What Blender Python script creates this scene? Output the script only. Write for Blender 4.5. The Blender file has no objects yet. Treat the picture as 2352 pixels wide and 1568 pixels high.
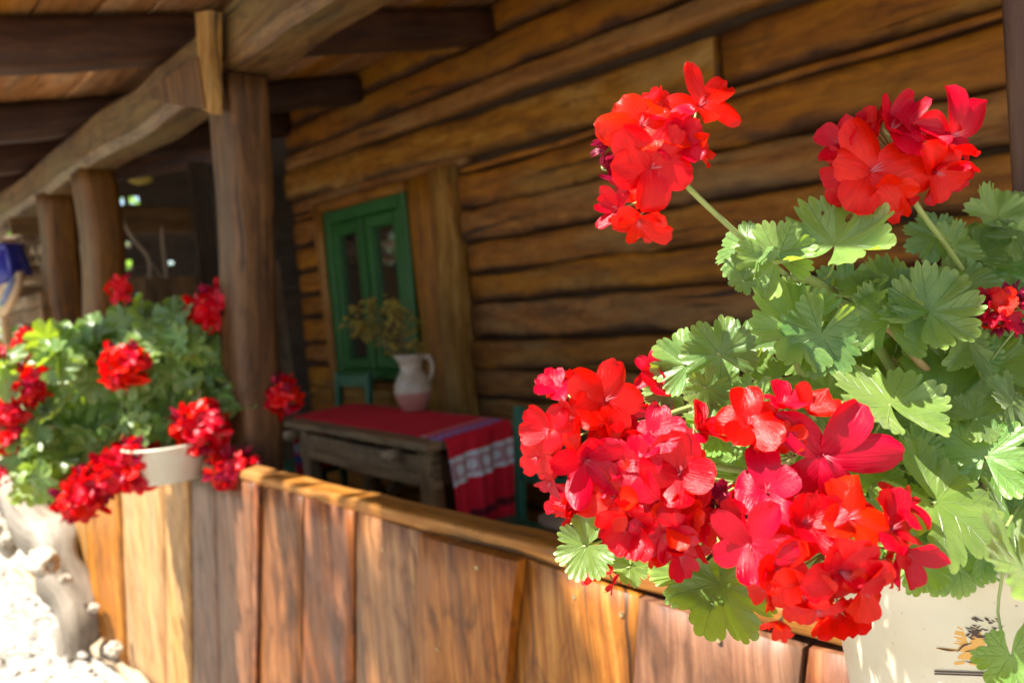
import bpy, bmesh, math, random
from mathutils import Vector, Matrix, noise
R_ = random.Random(7)
sc = bpy.context.scene
COL = sc.collection

# ------------------------------------------------------------------ camera
F_, CX, CY = 1800.0, 1176.0, 784.0            # focal length and centre in a 2352 x 1568 working frame
def _n(v): return Vector(v).normalized()
_D = _n(((-444-CX)/F_, (827-CY)/F_, 1)); _h = _n((1, -.085, 0))
_up = _h.cross(_D).normalized()
if _up.y > 0: _up = -_up
_X = -_D; _Y = _up.cross(_X)
CAM = Vector((0, 0, 1.39))
def _w(c): return Vector((_X.dot(c), _Y.dot(c), _up.dot(c)))
RT, UP, FW = _w(Vector((1, 0, 0))), _w(Vector((0, -1, 0))), _w(Vector((0, 0, 1)))
def ray(px, py): return FW + RT*((px-CX)/F_) - UP*((py-CY)/F_)
def onp(px, py, y): r = ray(px, py); return CAM + r*((y-CAM.y)/r.y)
def onz(px, py, z): r = ray(px, py); return CAM + r*((z-CAM.z)/r.z)
def onx(px, py, x): r = ray(px, py); return CAM + r*((x-CAM.x)/r.x)
def atd(px, py, d): return CAM + ray(px, py)*d
cam = bpy.data.cameras.new('camera'); camo = bpy.data.objects.new('camera', cam); COL.objects.link(camo)
camo.matrix_world = Matrix(((RT.x, UP.x, -FW.x, CAM.x), (RT.y, UP.y, -FW.y, CAM.y), (RT.z, UP.z, -FW.z, CAM.z), (0, 0, 0, 1)))
cam.sensor_width = 36; cam.lens = 36*F_/2352; cam.clip_start = .02; cam.clip_end = 500
cam.dof.use_dof = True; cam.dof.focus_distance = .70; cam.dof.aperture_fstop = 4.9
sc.camera = camo

# ------------------------------------------------------------------ light
SUN = Vector((-.13, -.45, .87)).normalized()
wd = bpy.data.worlds.new("World"); sc.world = wd; wd.use_nodes = True
nt = wd.node_tree; sk = nt.nodes.new('ShaderNodeTexSky'); sk.sky_type = 'NISHITA'; sk.sun_disc = False
sk.sun_elevation = math.asin(SUN.z); sk.sun_rotation = math.atan2(SUN.x, SUN.y)
nt.links.new(sk.outputs[0], nt.nodes['Background'].inputs[0]); nt.nodes['Background'].inputs[1].default_value = .085
sl = bpy.data.lights.new('sun', 'SUN'); sl.energy = 5.0; sl.angle = math.radians(.5); sl.color = (1, .94, .84)
so = bpy.data.objects.new('sun', sl); COL.objects.link(so); so.rotation_euler = (-SUN).to_track_quat('-Z', 'Y').to_euler()
sc.view_settings.view_transform = 'Standard'; sc.view_settings.look = 'None'; sc.view_settings.gamma = 1
sc.view_settings.use_curve_mapping = False; sc.view_settings.exposure = 1.75
sc.render.engine = 'CYCLES'; sc.cycles.use_denoising = True
sc.cycles.max_bounces = 8; sc.cycles.diffuse_bounces = 5; sc.cycles.transmission_bounces = 6; sc.cycles.transparent_max_bounces = 8
sc.cycles.sample_clamp_indirect = 8; sc.cycles.caustics_reflective = False; sc.cycles.caustics_refractive = False

# ------------------------------------------------------------------ materials
class NT:
    def __init__(s, name):
        s.m = bpy.data.materials.new(name); s.m.use_nodes = True; s.t = s.m.node_tree; s.t.nodes.clear()
        s.out = s.t.nodes.new('ShaderNodeOutputMaterial')
    def n(s, typ, **kw):
        x = s.t.nodes.new(typ)
        for k, v in kw.items():
            if k.startswith('i_'):
                key = k[2:]; key = int(key) if key.isdigit() else key.replace('_', ' ')
                sock = x.inputs[key]
                if isinstance(v, bpy.types.NodeSocket): s.t.links.new(v, sock)
                else: sock.default_value = v
            else: setattr(x, k, v)
        return x
    def math(s, op, a, b=0.0, c=0.0, clamp=False):
        x = s.t.nodes.new('ShaderNodeMath'); x.operation = op; x.use_clamp = clamp
        for i, v in enumerate((a, b, c)):
            if isinstance(v, bpy.types.NodeSocket): s.t.links.new(v, x.inputs[i])
            else: x.inputs[i].default_value = v
        return x.outputs[0]
    def mix(s, fac, a, b, blend='MIX'):
        x = s.t.nodes.new('ShaderNodeMix'); x.data_type = 'RGBA'; x.blend_type = blend
        for k, v in ((0, fac), (6, a), (7, b)):
            if isinstance(v, bpy.types.NodeSocket): s.t.links.new(v, x.inputs[k])
            else: x.inputs[k].default_value = (*v, 1) if isinstance(v, tuple) and len(v) == 3 else v
        return x.outputs[2]
    def ramp(s, fac, stops):
        x = s.t.nodes.new('ShaderNodeValToRGB'); s.t.links.new(fac, x.inputs[0]); e = x.color_ramp.elements
        e[0].position, e[0].color = stops[0][0], (*stops[0][1], 1)
        e[1].position, e[1].color = stops[-1][0], (*stops[-1][1], 1)
        for p, c in stops[1:-1]: q = e.new(p); q.color = (*c, 1)
        return x.outputs[0]
    def noise(s, vec, scale, detail=4, rough=.55, dist=0, dim='3D', w=None):
        x = s.n('ShaderNodeTexNoise', noise_dimensions=dim, i_Scale=scale, i_Detail=detail, i_Roughness=rough, i_Distortion=dist)
        s.t.links.new(vec, x.inputs['Vector'])
        if w is not None: s.t.links.new(w, x.inputs['W'])
        return x.outputs[0]
    def bump(s, h, strength=.3, dist=.01):
        return s.n('ShaderNodeBump', i_Strength=strength, i_Distance=dist, i_Height=h).outputs[0]
    def bsdf(s, base, rough=.6, normal=None, **kw):
        x = s.t.nodes.new('ShaderNodeBsdfPrincipled')
        for k, v in (('Base Color', base), ('Roughness', rough), ('Normal', normal), *[(a.replace('_', ' '), b) for a, b in kw.items()]):
            if v is None: continue
            if isinstance(v, bpy.types.NodeSocket): s.t.links.new(v, x.inputs[k])
            else: x.inputs[k].default_value = (*v, 1) if isinstance(v, tuple) and len(v) == 3 and x.inputs[k].type == 'RGBA' else v
        return x.outputs[0]
    def done(s, sh): s.t.links.new(sh, s.out.inputs[0]); return s.m

def mapped(t, vec, sx, sy, sz=1.0):
    m = t.n('ShaderNodeVectorMath', operation='MULTIPLY'); t.t.links.new(vec, m.inputs[0]); m.inputs[1].default_value = (sx, sy, sz); return m.outputs[0]

def wood(name, dark, mid, light, grain=45., patch=(.30, .27, .24), patch_amt=.35, rough=.6, tint=.35, bump=.45, crack=.8, edge=None, spec=.35, sat=1.0, scf=.45):
    t = NT(name)
    uv = t.n('ShaderNodeUVMap').outputs[0]
    rnd = t.n('ShaderNodeObjectInfo').outputs['Random']
    off = t.n('ShaderNodeCombineXYZ', i_X=t.math('MULTIPLY', rnd, 37.), i_Y=t.math('MULTIPLY', rnd, 91.), i_Z=t.math('MULTIPLY', rnd, 13.)).outputs[0]
    v = t.n('ShaderNodeVectorMath', operation='ADD'); t.t.links.new(uv, v.inputs[0]); t.t.links.new(off, v.inputs[1]); v = v.outputs[0]
    warp = t.noise(mapped(t, v, 2.2, 7.), 1, 3, .5)
    sep = t.n('ShaderNodeSeparateXYZ'); t.t.links.new(v, sep.inputs[0])
    vy = t.math('ADD', sep.outputs[1], t.math('MULTIPLY', warp, .07))
    v2 = t.n('ShaderNodeCombineXYZ', i_X=sep.outputs[0], i_Y=vy, i_Z=sep.outputs[2]).outputs[0]
    g = t.noise(mapped(t, v2, 2.4, grain), 1, 6, .62)
    fine = t.noise(mapped(t, v2, 9., grain*5), 1, 4, .6)
    big = t.noise(mapped(t, v, 1.3, 5.), 1, 4, .55, .6)
    scuff = t.noise(mapped(t, v, 7., 16.), 1, 6, .65, .8)
    gg = t.math('ADD', t.math('MULTIPLY', g, .75), t.math('MULTIPLY', fine, .25))
    c = t.ramp(gg, [(.33, dark), (.49, mid), (.66, light)])
    c = t.mix(t.math('MULTIPLY', t.ramp(big, [(.47, (0, 0, 0)), (.66, (1, 1, 1))]), patch_amt), c, patch)
    c = t.mix(t.math('MULTIPLY', t.ramp(scuff, [(.48, (0, 0, 0)), (.68, (1, 1, 1))]), scf), c, tuple(x*.5 for x in dark))
    cr = t.noise(mapped(t, v2, 1.1, grain*1.3, 3.), 1, 3, .5)
    kv = t.n('ShaderNodeTexVoronoi', i_Scale=1., i_Randomness=1.); t.t.links.new(mapped(t, v2, 3.6, 13.), kv.inputs['Vector'])
    ksel = t.n('ShaderNodeSeparateColor'); t.t.links.new(kv.outputs['Color'], ksel.inputs[0])
    kn = t.math('MULTIPLY', t.ramp(kv.outputs['Distance'], [(.05, (1, 1, 1)), (.17, (0, 0, 0))]), t.math('GREATER_THAN', ksel.outputs[0], .72))
    c = t.mix(t.math('MULTIPLY', kn, .75), c, tuple(x*.35 for x in dark))
    crk = t.math('MULTIPLY', t.ramp(cr, [(.30, (1, 1, 1)), (.345, (0, 0, 0))]), crack)
    c = t.mix(crk, c, (.012, .008, .005))
    if edge is not None:   # darkens a hewn log along its edges, most at the lower one
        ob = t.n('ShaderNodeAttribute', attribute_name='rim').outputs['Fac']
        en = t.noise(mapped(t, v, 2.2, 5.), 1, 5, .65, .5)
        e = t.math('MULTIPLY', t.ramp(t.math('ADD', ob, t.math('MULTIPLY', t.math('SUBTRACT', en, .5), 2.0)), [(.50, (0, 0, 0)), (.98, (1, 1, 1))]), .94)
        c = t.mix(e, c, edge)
    hv = t.n('ShaderNodeHueSaturation', i_Color=c, i_Value=t.math('ADD', t.math('MULTIPLY', rnd, tint*2), 1-tint),
             i_Saturation=t.math('ADD', t.math('MULTIPLY', t.math('FRACT', t.math('MULTIPLY', rnd, 7.31)), .25), sat))
    hgt = t.math('SUBTRACT', t.math('ADD', t.math('MULTIPLY', gg, .7), t.math('MULTIPLY', scuff, .4)), crk)
    rr = t.math('ADD', t.math('MULTIPLY', scuff, .35), rough-.18)
    return t.done(t.bsdf(hv.outputs[0], rr, t.bump(hgt, bump, .006), Specular_IOR_Level=spec))

M = {}
M['amber'] = wood('amber_planks', (.095, .030, .011), (.27, .098, .034), (.44, .20, .078), patch=(.17, .085, .045), patch_amt=.45, rough=.5, tint=.12, scf=.7)
M['honey'] = wood('honey_planks', (.12, .038, .014), (.31, .125, .042), (.48, .25, .095), patch=(.20, .11, .06), patch_amt=.4, rough=.5, tint=.12, scf=.7)
M['russet'] = wood('russet_planks', (.070, .020, .008), (.20, .064, .024), (.34, .13, .05), patch=(.13, .09, .07), patch_amt=.6, rough=.5, tint=.12, scf=.7)
M['grey'] = wood('grey_brown_planks', (.060, .024, .012), (.165, .070, .035), (.28, .14, .075), patch=(.20, .13, .09), patch_amt=.5, rough=.5, tint=.12, scf=.7)
M['bleached'] = wood('sun_bleached_planks', (.15, .068, .026), (.36, .195, .085), (.52, .34, .17), patch=(.27, .18, .11), patch_amt=.5, rough=.55, tint=.10, scf=.6)
M['rail'] = wood('rail_wood', (.13, .055, .022), (.30, .14, .058), (.44, .24, .11), patch=(.24, .16, .10), patch_amt=.4, tint=.05)
M['post'] = wood('post_wood', (.024, .010, .004), (.072, .033, .014), (.145, .075, .034), grain=34, patch=(.10, .055, .026), patch_amt=.5, tint=.12, bump=.6, sat=1.15)
M['plate'] = wood('plate_beam_wood', (.030, .014, .006), (.092, .048, .020), (.17, .098, .042), grain=30, patch=(.115, .088, .035), patch_amt=.65, tint=.05, bump=.9, scf=.6)
M['beam'] = wood('smoked_beam_wood', (.020, .009, .006), (.045, .020, .012), (.085, .040, .022), grain=26, patch=(.06, .035, .025), patch_amt=.4, tint=.2)
M['ceil'] = wood('ceiling_boards', (.13, .050, .019), (.31, .14, .058), (.48, .26, .12), grain=30, patch=(.38, .26, .16), patch_amt=.55, tint=.3)
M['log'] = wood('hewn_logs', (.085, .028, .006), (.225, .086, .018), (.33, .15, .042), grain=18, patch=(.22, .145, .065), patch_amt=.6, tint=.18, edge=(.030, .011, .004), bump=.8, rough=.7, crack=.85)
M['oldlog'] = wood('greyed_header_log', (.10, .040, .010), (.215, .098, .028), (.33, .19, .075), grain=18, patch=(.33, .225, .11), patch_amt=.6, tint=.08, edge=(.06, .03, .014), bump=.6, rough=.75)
M['jamb'] = wood('jamb_wood', (.085, .028, .006), (.205, .080, .014), (.30, .14, .034), grain=22, patch=(.24, .15, .06), patch_amt=.45, tint=.12, rough=.65)
M['oldpost'] = wood('greyed_door_post', (.10, .045, .014), (.22, .115, .038), (.34, .21, .09), grain=24, patch=(.33, .23, .12), patch_amt=.6, tint=.08, bump=.6, rough=.75)
M['table'] = wood('weathered_table_wood', (.12, .07, .038), (.30, .18, .095), (.46, .31, .18), grain=34, patch=(.32, .23, .15), patch_amt=.5, tint=.1, rough=.7)
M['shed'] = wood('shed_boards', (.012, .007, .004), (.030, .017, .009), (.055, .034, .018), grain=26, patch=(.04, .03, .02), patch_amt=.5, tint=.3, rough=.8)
M['board'] = wood('partition_boards', (.05, .026, .012), (.12, .065, .030), (.20, .12, .06), grain=26, patch=(.16, .11, .06), patch_amt=.5, tint=.3, rough=.75)
M['pale'] = wood('pale_split_wood', (.22, .13, .07), (.42, .28, .16), (.60, .45, .30), grain=30, patch=(.5, .42, .30), patch_amt=.4, tint=.2)
M['stump'] = wood('weathered_stump', (.09, .07, .05), (.21, .18, .14), (.36, .32, .26), grain=14, patch=(.32, .26, .19), patch_amt=.5, tint=.05, bump=.9, rough=.8)

def plain(name, col, rough=.5, var=.15, scale=30, bump=.1, **kw):
    t = NT(name); co = t.n('ShaderNodeTexCoord').outputs['Object']
    n1 = t.noise(co, scale, 5, .6); n2 = t.noise(co, scale*.18, 3, .5)
    f = t.math('ADD', t.math('MULTIPLY', n1, .5), t.math('MULTIPLY', n2, .5))
    c = t.ramp(f, [(.3, tuple(x*(1-var) for x in col)), (.7, tuple(min(1, x*(1+var)) for x in col))])
    return t.done(t.bsdf(c, rough, t.bump(n1, bump, .003), **kw))
M['green'] = plain('green_window_paint', (.004, .075, .006), .42, .3, 18)
M['chair'] = plain('dark_green_chair_paint', (.012, .095, .045), .45, .35, 14)
t = NT('dark_window_glass'); co = t.n('ShaderNodeTexCoord').outputs['Object']
M['glass'] = t.done(t.bsdf((.010, .010, .008), .04, t.bump(t.noise(co, 3, 2), .12, .02), Specular_IOR_Level=1.0, IOR=2.3))
M['dark'] = plain('dark_backing', (.014, .009, .006), .9, .3)  # even near-black for sheets lying behind board gaps
M['chink'] = plain('clay_chinking', (.050, .026, .011), .95, .4, 12, .8)
M['peg'] = plain('pale_peg_wood', (.45, .30, .16), .6)
def enamel(name, col):
    t = NT(name); co = t.n('ShaderNodeTexCoord').outputs['Object']
    big = t.noise(co, 9, 4, .6); sp = t.noise(co, 160, 2, .5); sp2 = t.noise(co, 40, 3, .6)
    c = t.mix(t.ramp(big, [(.4, (0, 0, 0)), (.75, (1, 1, 1))]), col, tuple(x*y for x, y in zip(col, (.86, .80, .68))))
    spk = t.math('MULTIPLY', t.ramp(sp, [(.70, (0, 0, 0)), (.76, (1, 1, 1))]), t.ramp(sp2, [(.5, (0, 0, 0)), (.6, (1, 1, 1))]))
    c = t.mix(t.math('MULTIPLY', spk, .6), c, (.16, .10, .06))
    return t.done(t.bsdf(c, .32, t.bump(sp2, .04, .002), Specular_IOR_Level=.5))
M['cream'] = enamel('cream_enamel', (.60, .55, .43))
M['whitepot'] = enamel('white_plastic', (.74, .72, .66))
M['soil'] = plain('potting_soil', (.03, .02, .013), .95, .4, 60, .8)
M['wheat'] = plain('ochre_print', (.62, .33, .07), .4)
M['wheatline'] = plain('brown_print', (.045, .018, .012), .4)
M['navy'] = plain('blue_enamel', (.035, .035, .30), .22, .3, 10)
M['screw'] = plain('brass_screw', (.36, .28, .14), .4, Metallic=.7)
M['bread'] = plain('tan_leather', (.30, .18, .10), .6, .3, 12)
M['twig'] = plain('twig_bark', (.22, .16, .11), .8)
M['straw'] = plain('dried_flower_gold', (.26, .19, .025), .8, .5, 60)
M['strawstem'] = plain('dried_stem', (.16, .13, .045), .8)
M['iron'] = plain('dark_iron', (.05, .045, .04), .5, Metallic=.8)

# jug: cream glazed top with grey drawing, unglazed pink foot
t = NT('jug_glaze'); co = t.n('ShaderNodeTexCoord').outputs['Object']; sp = t.n('ShaderNodeSeparateXYZ'); t.t.links.new(co, sp.inputs[0])
z = sp.outputs[2]; base = t.ramp(t.math('MULTIPLY', z, 3.), [(.285, (.46, .22, .17)), (.30, (.50, .41, .30))])
dr = t.noise(mapped(t, co, 1, 1, 1.6), 34, 3, .6, 1.5)
msk = t.math('MULTIPLY', t.ramp(dr, [(.52, (0, 0, 0)), (.58, (1, 1, 1))]), t.ramp(t.math('MULTIPLY', z, 3.), [(.33, (0, 0, 0)), (.40, (1, 1, 1))]))
M['jug'] = t.done(t.bsdf(t.mix(t.math('MULTIPLY', msk, .55), base, (.20, .18, .15)), .35))

# ground: pale crushed stone
t = NT('pale_stony_ground'); co = t.n('ShaderNodeTexCoord').outputs['Object']
vo = t.n('ShaderNodeTexVoronoi', i_Scale=26.); t.t.links.new(co, vo.inputs['Vector'])
g1 = t.noise(co, 3, 5, .6); g2 = t.noise(co, 60, 5, .65)
c = t.mix(.5, t.ramp(g1, [(.35, (.40, .36, .29)), (.65, (.56, .53, .47))]), t.ramp(vo.outputs['Color'], [(.2, (.30, .26, .20)), (.8, (.66, .63, .58))]))
grass = t.noise(co, .22, 3, .5)
c = t.mix(t.math('MULTIPLY', t.ramp(grass, [(.56, (0, 0, 0)), (.64, (1, 1, 1))]), .0), c, (.06, .10, .03))
M['ground'] = t.done(t.bsdf(c, .9, t.bump(t.math('ADD', t.math('MULTIPLY', vo.outputs['Distance'], -.8), g2), .9, .02)))
M['rock'] = plain('pale_limestone', (.36, .31, .24), .9, .4, 22, 1.0)
M['mud'] = plain('dry_clay', (.36, .27, .165), .9, .3, 14, 1.0)
M['floor'] = wood('veranda_floor', (.03, .018, .01), (.07, .045, .025), (.12, .08, .05), tint=.2)

# foliage
def foliage(name, top, trans, veins=True, rough=.34, tf=.34, dark=.2):
    t = NT(name)
    rnd = t.n('ShaderNodeObjectInfo').outputs['Random']
    if veins:
        uv = t.n('ShaderNodeUVMap').outputs[0]; s = t.n('ShaderNodeSeparateXYZ'); t.t.links.new(uv, s.inputs[0])
        x, y = s.outputs[0], s.outputs[1]
        ang = t.math('ARCTAN2', x, y); r = t.math('SQRT', t.math('ADD', t.math('MULTIPLY', x, x), t.math('MULTIPLY', y, y)))
        L = math.radians(47.)
        q = t.math('SUBTRACT', t.math('FRACT', t.math('ADD', t.math('DIVIDE', ang, L), .5)), .5)
        a = t.math('MULTIPLY', q, L); d = t.math('ABSOLUTE', t.math('MULTIPLY', r, t.math('SINE', a))); l = t.math('MULTIPLY', r, t.math('COSINE', a))
        wv = t.math('SUBTRACT', .020, t.math('MULTIPLY', r, .015))
        wv = t.math('MINIMUM', wv, t.math('ADD', t.math('MULTIPLY', r, .14), .0005)); v1 = t.math('SUBTRACT', 1., t.math('DIVIDE', d, wv), clamp=True)
        ch = t.math('ABSOLUTE', t.math('SUBTRACT', t.math('FRACT', t.math('MULTIPLY', t.math('SUBTRACT', l, t.math('MULTIPLY', d, 1.15)), 4.6)), .5))
        v2 = t.math('MULTIPLY', t.math('SUBTRACT', 1., t.math('DIVIDE', ch, .055), clamp=True), .45)
        v2 = t.math('MULTIPLY', v2, t.math('GREATER_THAN', r, .28))
        vein = t.math('MAXIMUM', v1, v2)
        n3 = t.n('ShaderNodeCombineXYZ', i_X=x, i_Y=y, i_Z=t.math('MULTIPLY', rnd, 20.)).outputs[0]
        cell = t.noise(n3, 26, 3, .6); mott = t.noise(n3, 2.2, 4, .6)
        c = t.mix(t.ramp(mott, [(.35, (0, 0, 0)), (.7, (1, 1, 1))]), top, tuple(v*k for v, k in zip(top, (1.5, 1.25, 1.5))))
        c = t.mix(t.math('MULTIPLY', t.ramp(cell, [(.35, (1, 1, 1)), (.6, (0, 0, 0))]), .25), c, tuple(v*.7 for v in top))
        rimc = t.ramp(r, [(.84, (0, 0, 0)), (1.0, (1, 1, 1))])
        c = t.mix(t.math('MULTIPLY', rimc, .5), c, (.24, .34, .08))
        c = t.mix(t.math('MULTIPLY', vein, .55), c, (.19, .30, .08))
        hgt = t.math('SUBTRACT', t.math('MULTIPLY', cell, .3), t.math('MULTIPLY', vein, t.ramp(r, [(.08, (0, 0, 0)), (.35, (.8, .8, .8))])))
        nm = t.bump(hgt, .8, .0012)
        tc = t.mix(t.math('MULTIPLY', vein, .5), trans, tuple(v*.55 for v in trans))
    else:
        co = t.n('ShaderNodeTexCoord').outputs['Object']; nn = t.noise(co, 3, 3)
        c = t.ramp(nn, [(.3, tuple(v*.7 for v in top)), (.7, tuple(v*1.3 for v in top))]); nm = None; tc = t.mix(0., trans, trans)
    hs = t.n('ShaderNodeHueSaturation', i_Color=c, i_Value=t.math('ADD', t.math('MULTIPLY', rnd, .5), .75), i_Hue=t.math('ADD', t.math('MULTIPLY', t.math('FRACT', t.math('MULTIPLY', rnd, 5.7)), .035), .480))
    b = t.bsdf(hs.outputs[0], rough, nm, Specular_IOR_Level=.55, Sheen_Weight=.25, Sheen_Roughness=.4)
    tr = t.n('ShaderNodeBsdfTranslucent'); t.t.links.new(tc, tr.inputs[0])
    if nm: t.t.links.new(nm, tr.inputs[1])
    mx = t.n('ShaderNodeMixShader', i_0=tf); t.t.links.new(b, mx.inputs[1]); t.t.links.new(tr.outputs[0], mx.inputs[2])
    return t.done(mx.outputs[0])
M['leaf'] = foliage('geranium_leaf', (.105, .205, .040), (.50, .70, .03))
M['treeleaf'] = foliage('tree_leaf', (.06, .12, .025), (.25, .45, .04), veins=False, tf=.45)
M['stem'] = plain('geranium_stem', (.26, .33, .10), .5, .25, 40, Subsurface_Weight=.15, Subsurface_Radius=(.004, .004, .001))
M['woody'] = plain('woody_geranium_stem', (.30, .22, .10), .6, .3, 40)
M['bark'] = plain('tree_bark', (.10, .075, .05), .9, .4, 8, .8)

def petal_mat(name, base, trans, tf=.34, rough=.34):
    t = NT(name); rnd = t.n('ShaderNodeObjectInfo').outputs['Random']
    uv = t.n('ShaderNodeUVMap').outputs[0]; s = t.n('ShaderNodeSeparateXYZ'); t.t.links.new(uv, s.inputs[0]); x, y = s.outputs[0], s.outputs[1]
    st = t.noise(mapped(t, t.n('ShaderNodeCombineXYZ', i_X=x, i_Y=y, i_Z=t.math('MULTIPLY', rnd, 9.)).outputs[0], 26., 2.2, 1.), 1, 3, .6)
    c = t.mix(t.ramp(st, [(.30, (1, 1, 1)), (.62, (0, 0, 0))]), base, tuple(v*.72 for v in base))
    claw = t.ramp(y, [(.05, (1, 1, 1)), (.30, (0, 0, 0))])
    c = t.mix(t.math('MULTIPLY', claw, t.math('MULTIPLY', t.ramp(st, [(.45, (0, 0, 0)), (.6, (1, 1, 1))]), .75)), c, (.72, .06, .09))
    hs = t.n('ShaderNodeHueSaturation', i_Color=c, i_Value=t.math('ADD', t.math('MULTIPLY', rnd, .45), .62), i_Hue=t.math('ADD', t.math('MULTIPLY', rnd, .014), .491))
    nm = t.bump(st, .7, .0010)
    b = t.bsdf(hs.outputs[0], rough, nm, Specular_IOR_Level=.28)
    tr = t.n('ShaderNodeBsdfTranslucent', i_Color=(*trans, 1))
    mx = t.n('ShaderNodeMixShader', i_0=tf); t.t.links.new(b, mx.inputs[1]); t.t.links.new(tr.outputs[0], mx.inputs[2])
    return t.done(mx.outputs[0])
M['petal'] = petal_mat('scarlet_petal', (.74, .0006, .004), (.92, .006, .003))
M['wilt'] = petal_mat('wilted_petal', (.34, .006, .045), (.40, .01, .05), .25)
M['pollen'] = plain('pink_stamen', (.55, .10, .12), .5)
M['sepal'] = plain('pale_sepal', (.30, .34, .12), .5)

# tablecloth: u along the length (m), v across (m)
t = NT('red_woven_cloth'); uv = t.n('ShaderNodeUVMap').outputs[0]; s = t.n('ShaderNodeSeparateXYZ'); t.t.links.new(uv, s.inputs[0]); u, v = s.outputs[0], s.outputs[1]
weave = t.noise(mapped(t, uv, 350, 350), 1, 2)
c = t.mix(t.math('MULTIPLY', weave, .3), (.80, .006, .026), (.52, .004, .016))
def band(lo, hi):
    a = t.math('GREATER_THAN', u, lo); b = t.math('LESS_THAN', u, hi); return t.math('MULTIPLY', a, b)
def cells(su, sv, r, u0=0.):
    fu = t.math('SUBTRACT', t.math('FRACT', t.math('MULTIPLY', t.math('SUBTRACT', u, u0), su)), .5); fv = t.math('SUBTRACT', t.math('FRACT', t.math('MULTIPLY', v, sv)), .5)
    d = t.math('SQRT', t.math('ADD', t.math('MULTIPLY', fu, fu), t.math('MULTIPLY', fv, fv))); return t.math('LESS_THAN', d, r)
for lo, hi, colr, msk in ((-.185, -.145, (.70, .55, .52), cells(25, 45, .36, -.185)), (-.13, -.035, (.16, .24, .70), cells(21, 17, .40, -.13)), (-.105, -.065, (.75, .34, .42), cells(25, 21, .34, -.105)),
                          (.075, .185, (.72, .70, .68), 1.0), (.32, .355, (.16, .004, .012), 1.0)):
    c = t.mix(t.math('MULTIPLY', band(lo, hi), msk) if not isinstance(msk, float) else band(lo, hi), c, colr)
c = t.mix(t.math('MULTIPLY', band(.095, .165), t.math('MULTIPLY', t.math('SUBTRACT', 1., cells(14.3, 11, .30, .095)), t.math('GREATER_THAN', t.math('FRACT', t.math('MULTIPLY', t.math('ADD', v, u), 44.)), .35))), c, (.50, .10, .12))
for lo, hi, colr in ((-1.62, -1.56, (.70, .66, .66)), (-1.70, -1.635, (.10, .14, .42))):
    c = t.mix(t.math('MULTIPLY', band(lo, hi), cells(16, 16, .42)), c, colr)
M['cloth'] = t.done(t.bsdf(c, .85, t.bump(weave, .2, .001)))

# ------------------------------------------------------------------ helpers
def link(name, me, mat, parent=None):
    o = bpy.data.objects.new(name, me); COL.objects.link(o)
    for m in (mat if isinstance(mat, (list, tuple)) else [mat]):
        if me is not None and len(me.materials) < (len(mat) if isinstance(mat, (list, tuple)) else 1): me.materials.append(m)
    if parent is not None:
        o.parent = parent
        o.matrix_parent_inverse = Matrix.Translation(-parent['_w']) if '_w' in LOCS.get(parent.name, {}) else Matrix.Identity(4)
    return o
LOCS = {}
def mesh(name, V, Fc, uvs=None, smooth=True, mats=None, rim=None):
    me = bpy.data.meshes.new(name); me.from_pydata([tuple(v) for v in V], [], Fc)
    if uvs is not None:
        ul = me.uv_layers.new(name='UVMap'); flat = [0.]*(2*len(me.loops))
        if isinstance(uvs, dict) or len(uvs) != len(me.loops):
            for i, lp in enumerate(me.loops): flat[2*i], flat[2*i+1] = uvs[lp.vertex_index]
        else:
            for i, q in enumerate(uvs): flat[2*i], flat[2*i+1] = q
        ul.data.foreach_set('uv', flat)
    if smooth: me.polygons.foreach_set('use_smooth', [True]*len(me.polygons))
    if mats: me.polygons.foreach_set('material_index', mats)
    if rim is not None:
        at = me.attributes.new('rim', 'FLOAT', 'POINT'); at.data.foreach_set('value', rim)
    me.update(); return me
def root(name, loc, label, cat, group=None):
    o = bpy.data.objects.new(name, None); COL.objects.link(o); o.location = loc; o.empty_display_size = .05
    o['label'] = label; o['category'] = cat
    if group: o['group'] = group
    return o
def put(name, me, mat, parent=None):
    """link a mesh given in world coordinates under a thing (whose Empty is not rotated) or a part"""
    o = bpy.data.objects.new(name, me); COL.objects.link(o)
    ml = mat if isinstance(mat, (list, tuple)) else [mat]
    if not me.materials:
        for m in ml: me.materials.append(m)
    if parent is not None:
        o.parent = parent; p = parent; tot = Vector()
        while p is not None: tot += p.location; p = p.parent
        # parents only ever carry translations; undo them
        o.matrix_parent_inverse = Matrix.Translation(-wloc(parent))
    return o
def wloc(o):
    m = o.matrix_basis.copy(); 
    w = (o.matrix_parent_inverse @ m) if o.parent is not None else m
    t_ = w.to_translation()
    return t_ + (wloc(o.parent) if o.parent is not None else Vector())
def tag(o, label=None, cat=None, group=None, kind=None):
    if label: o['label'] = label
    if cat: o['category'] = cat
    if group: o['group'] = group
    if kind: o['kind'] = kind
    return o

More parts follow.
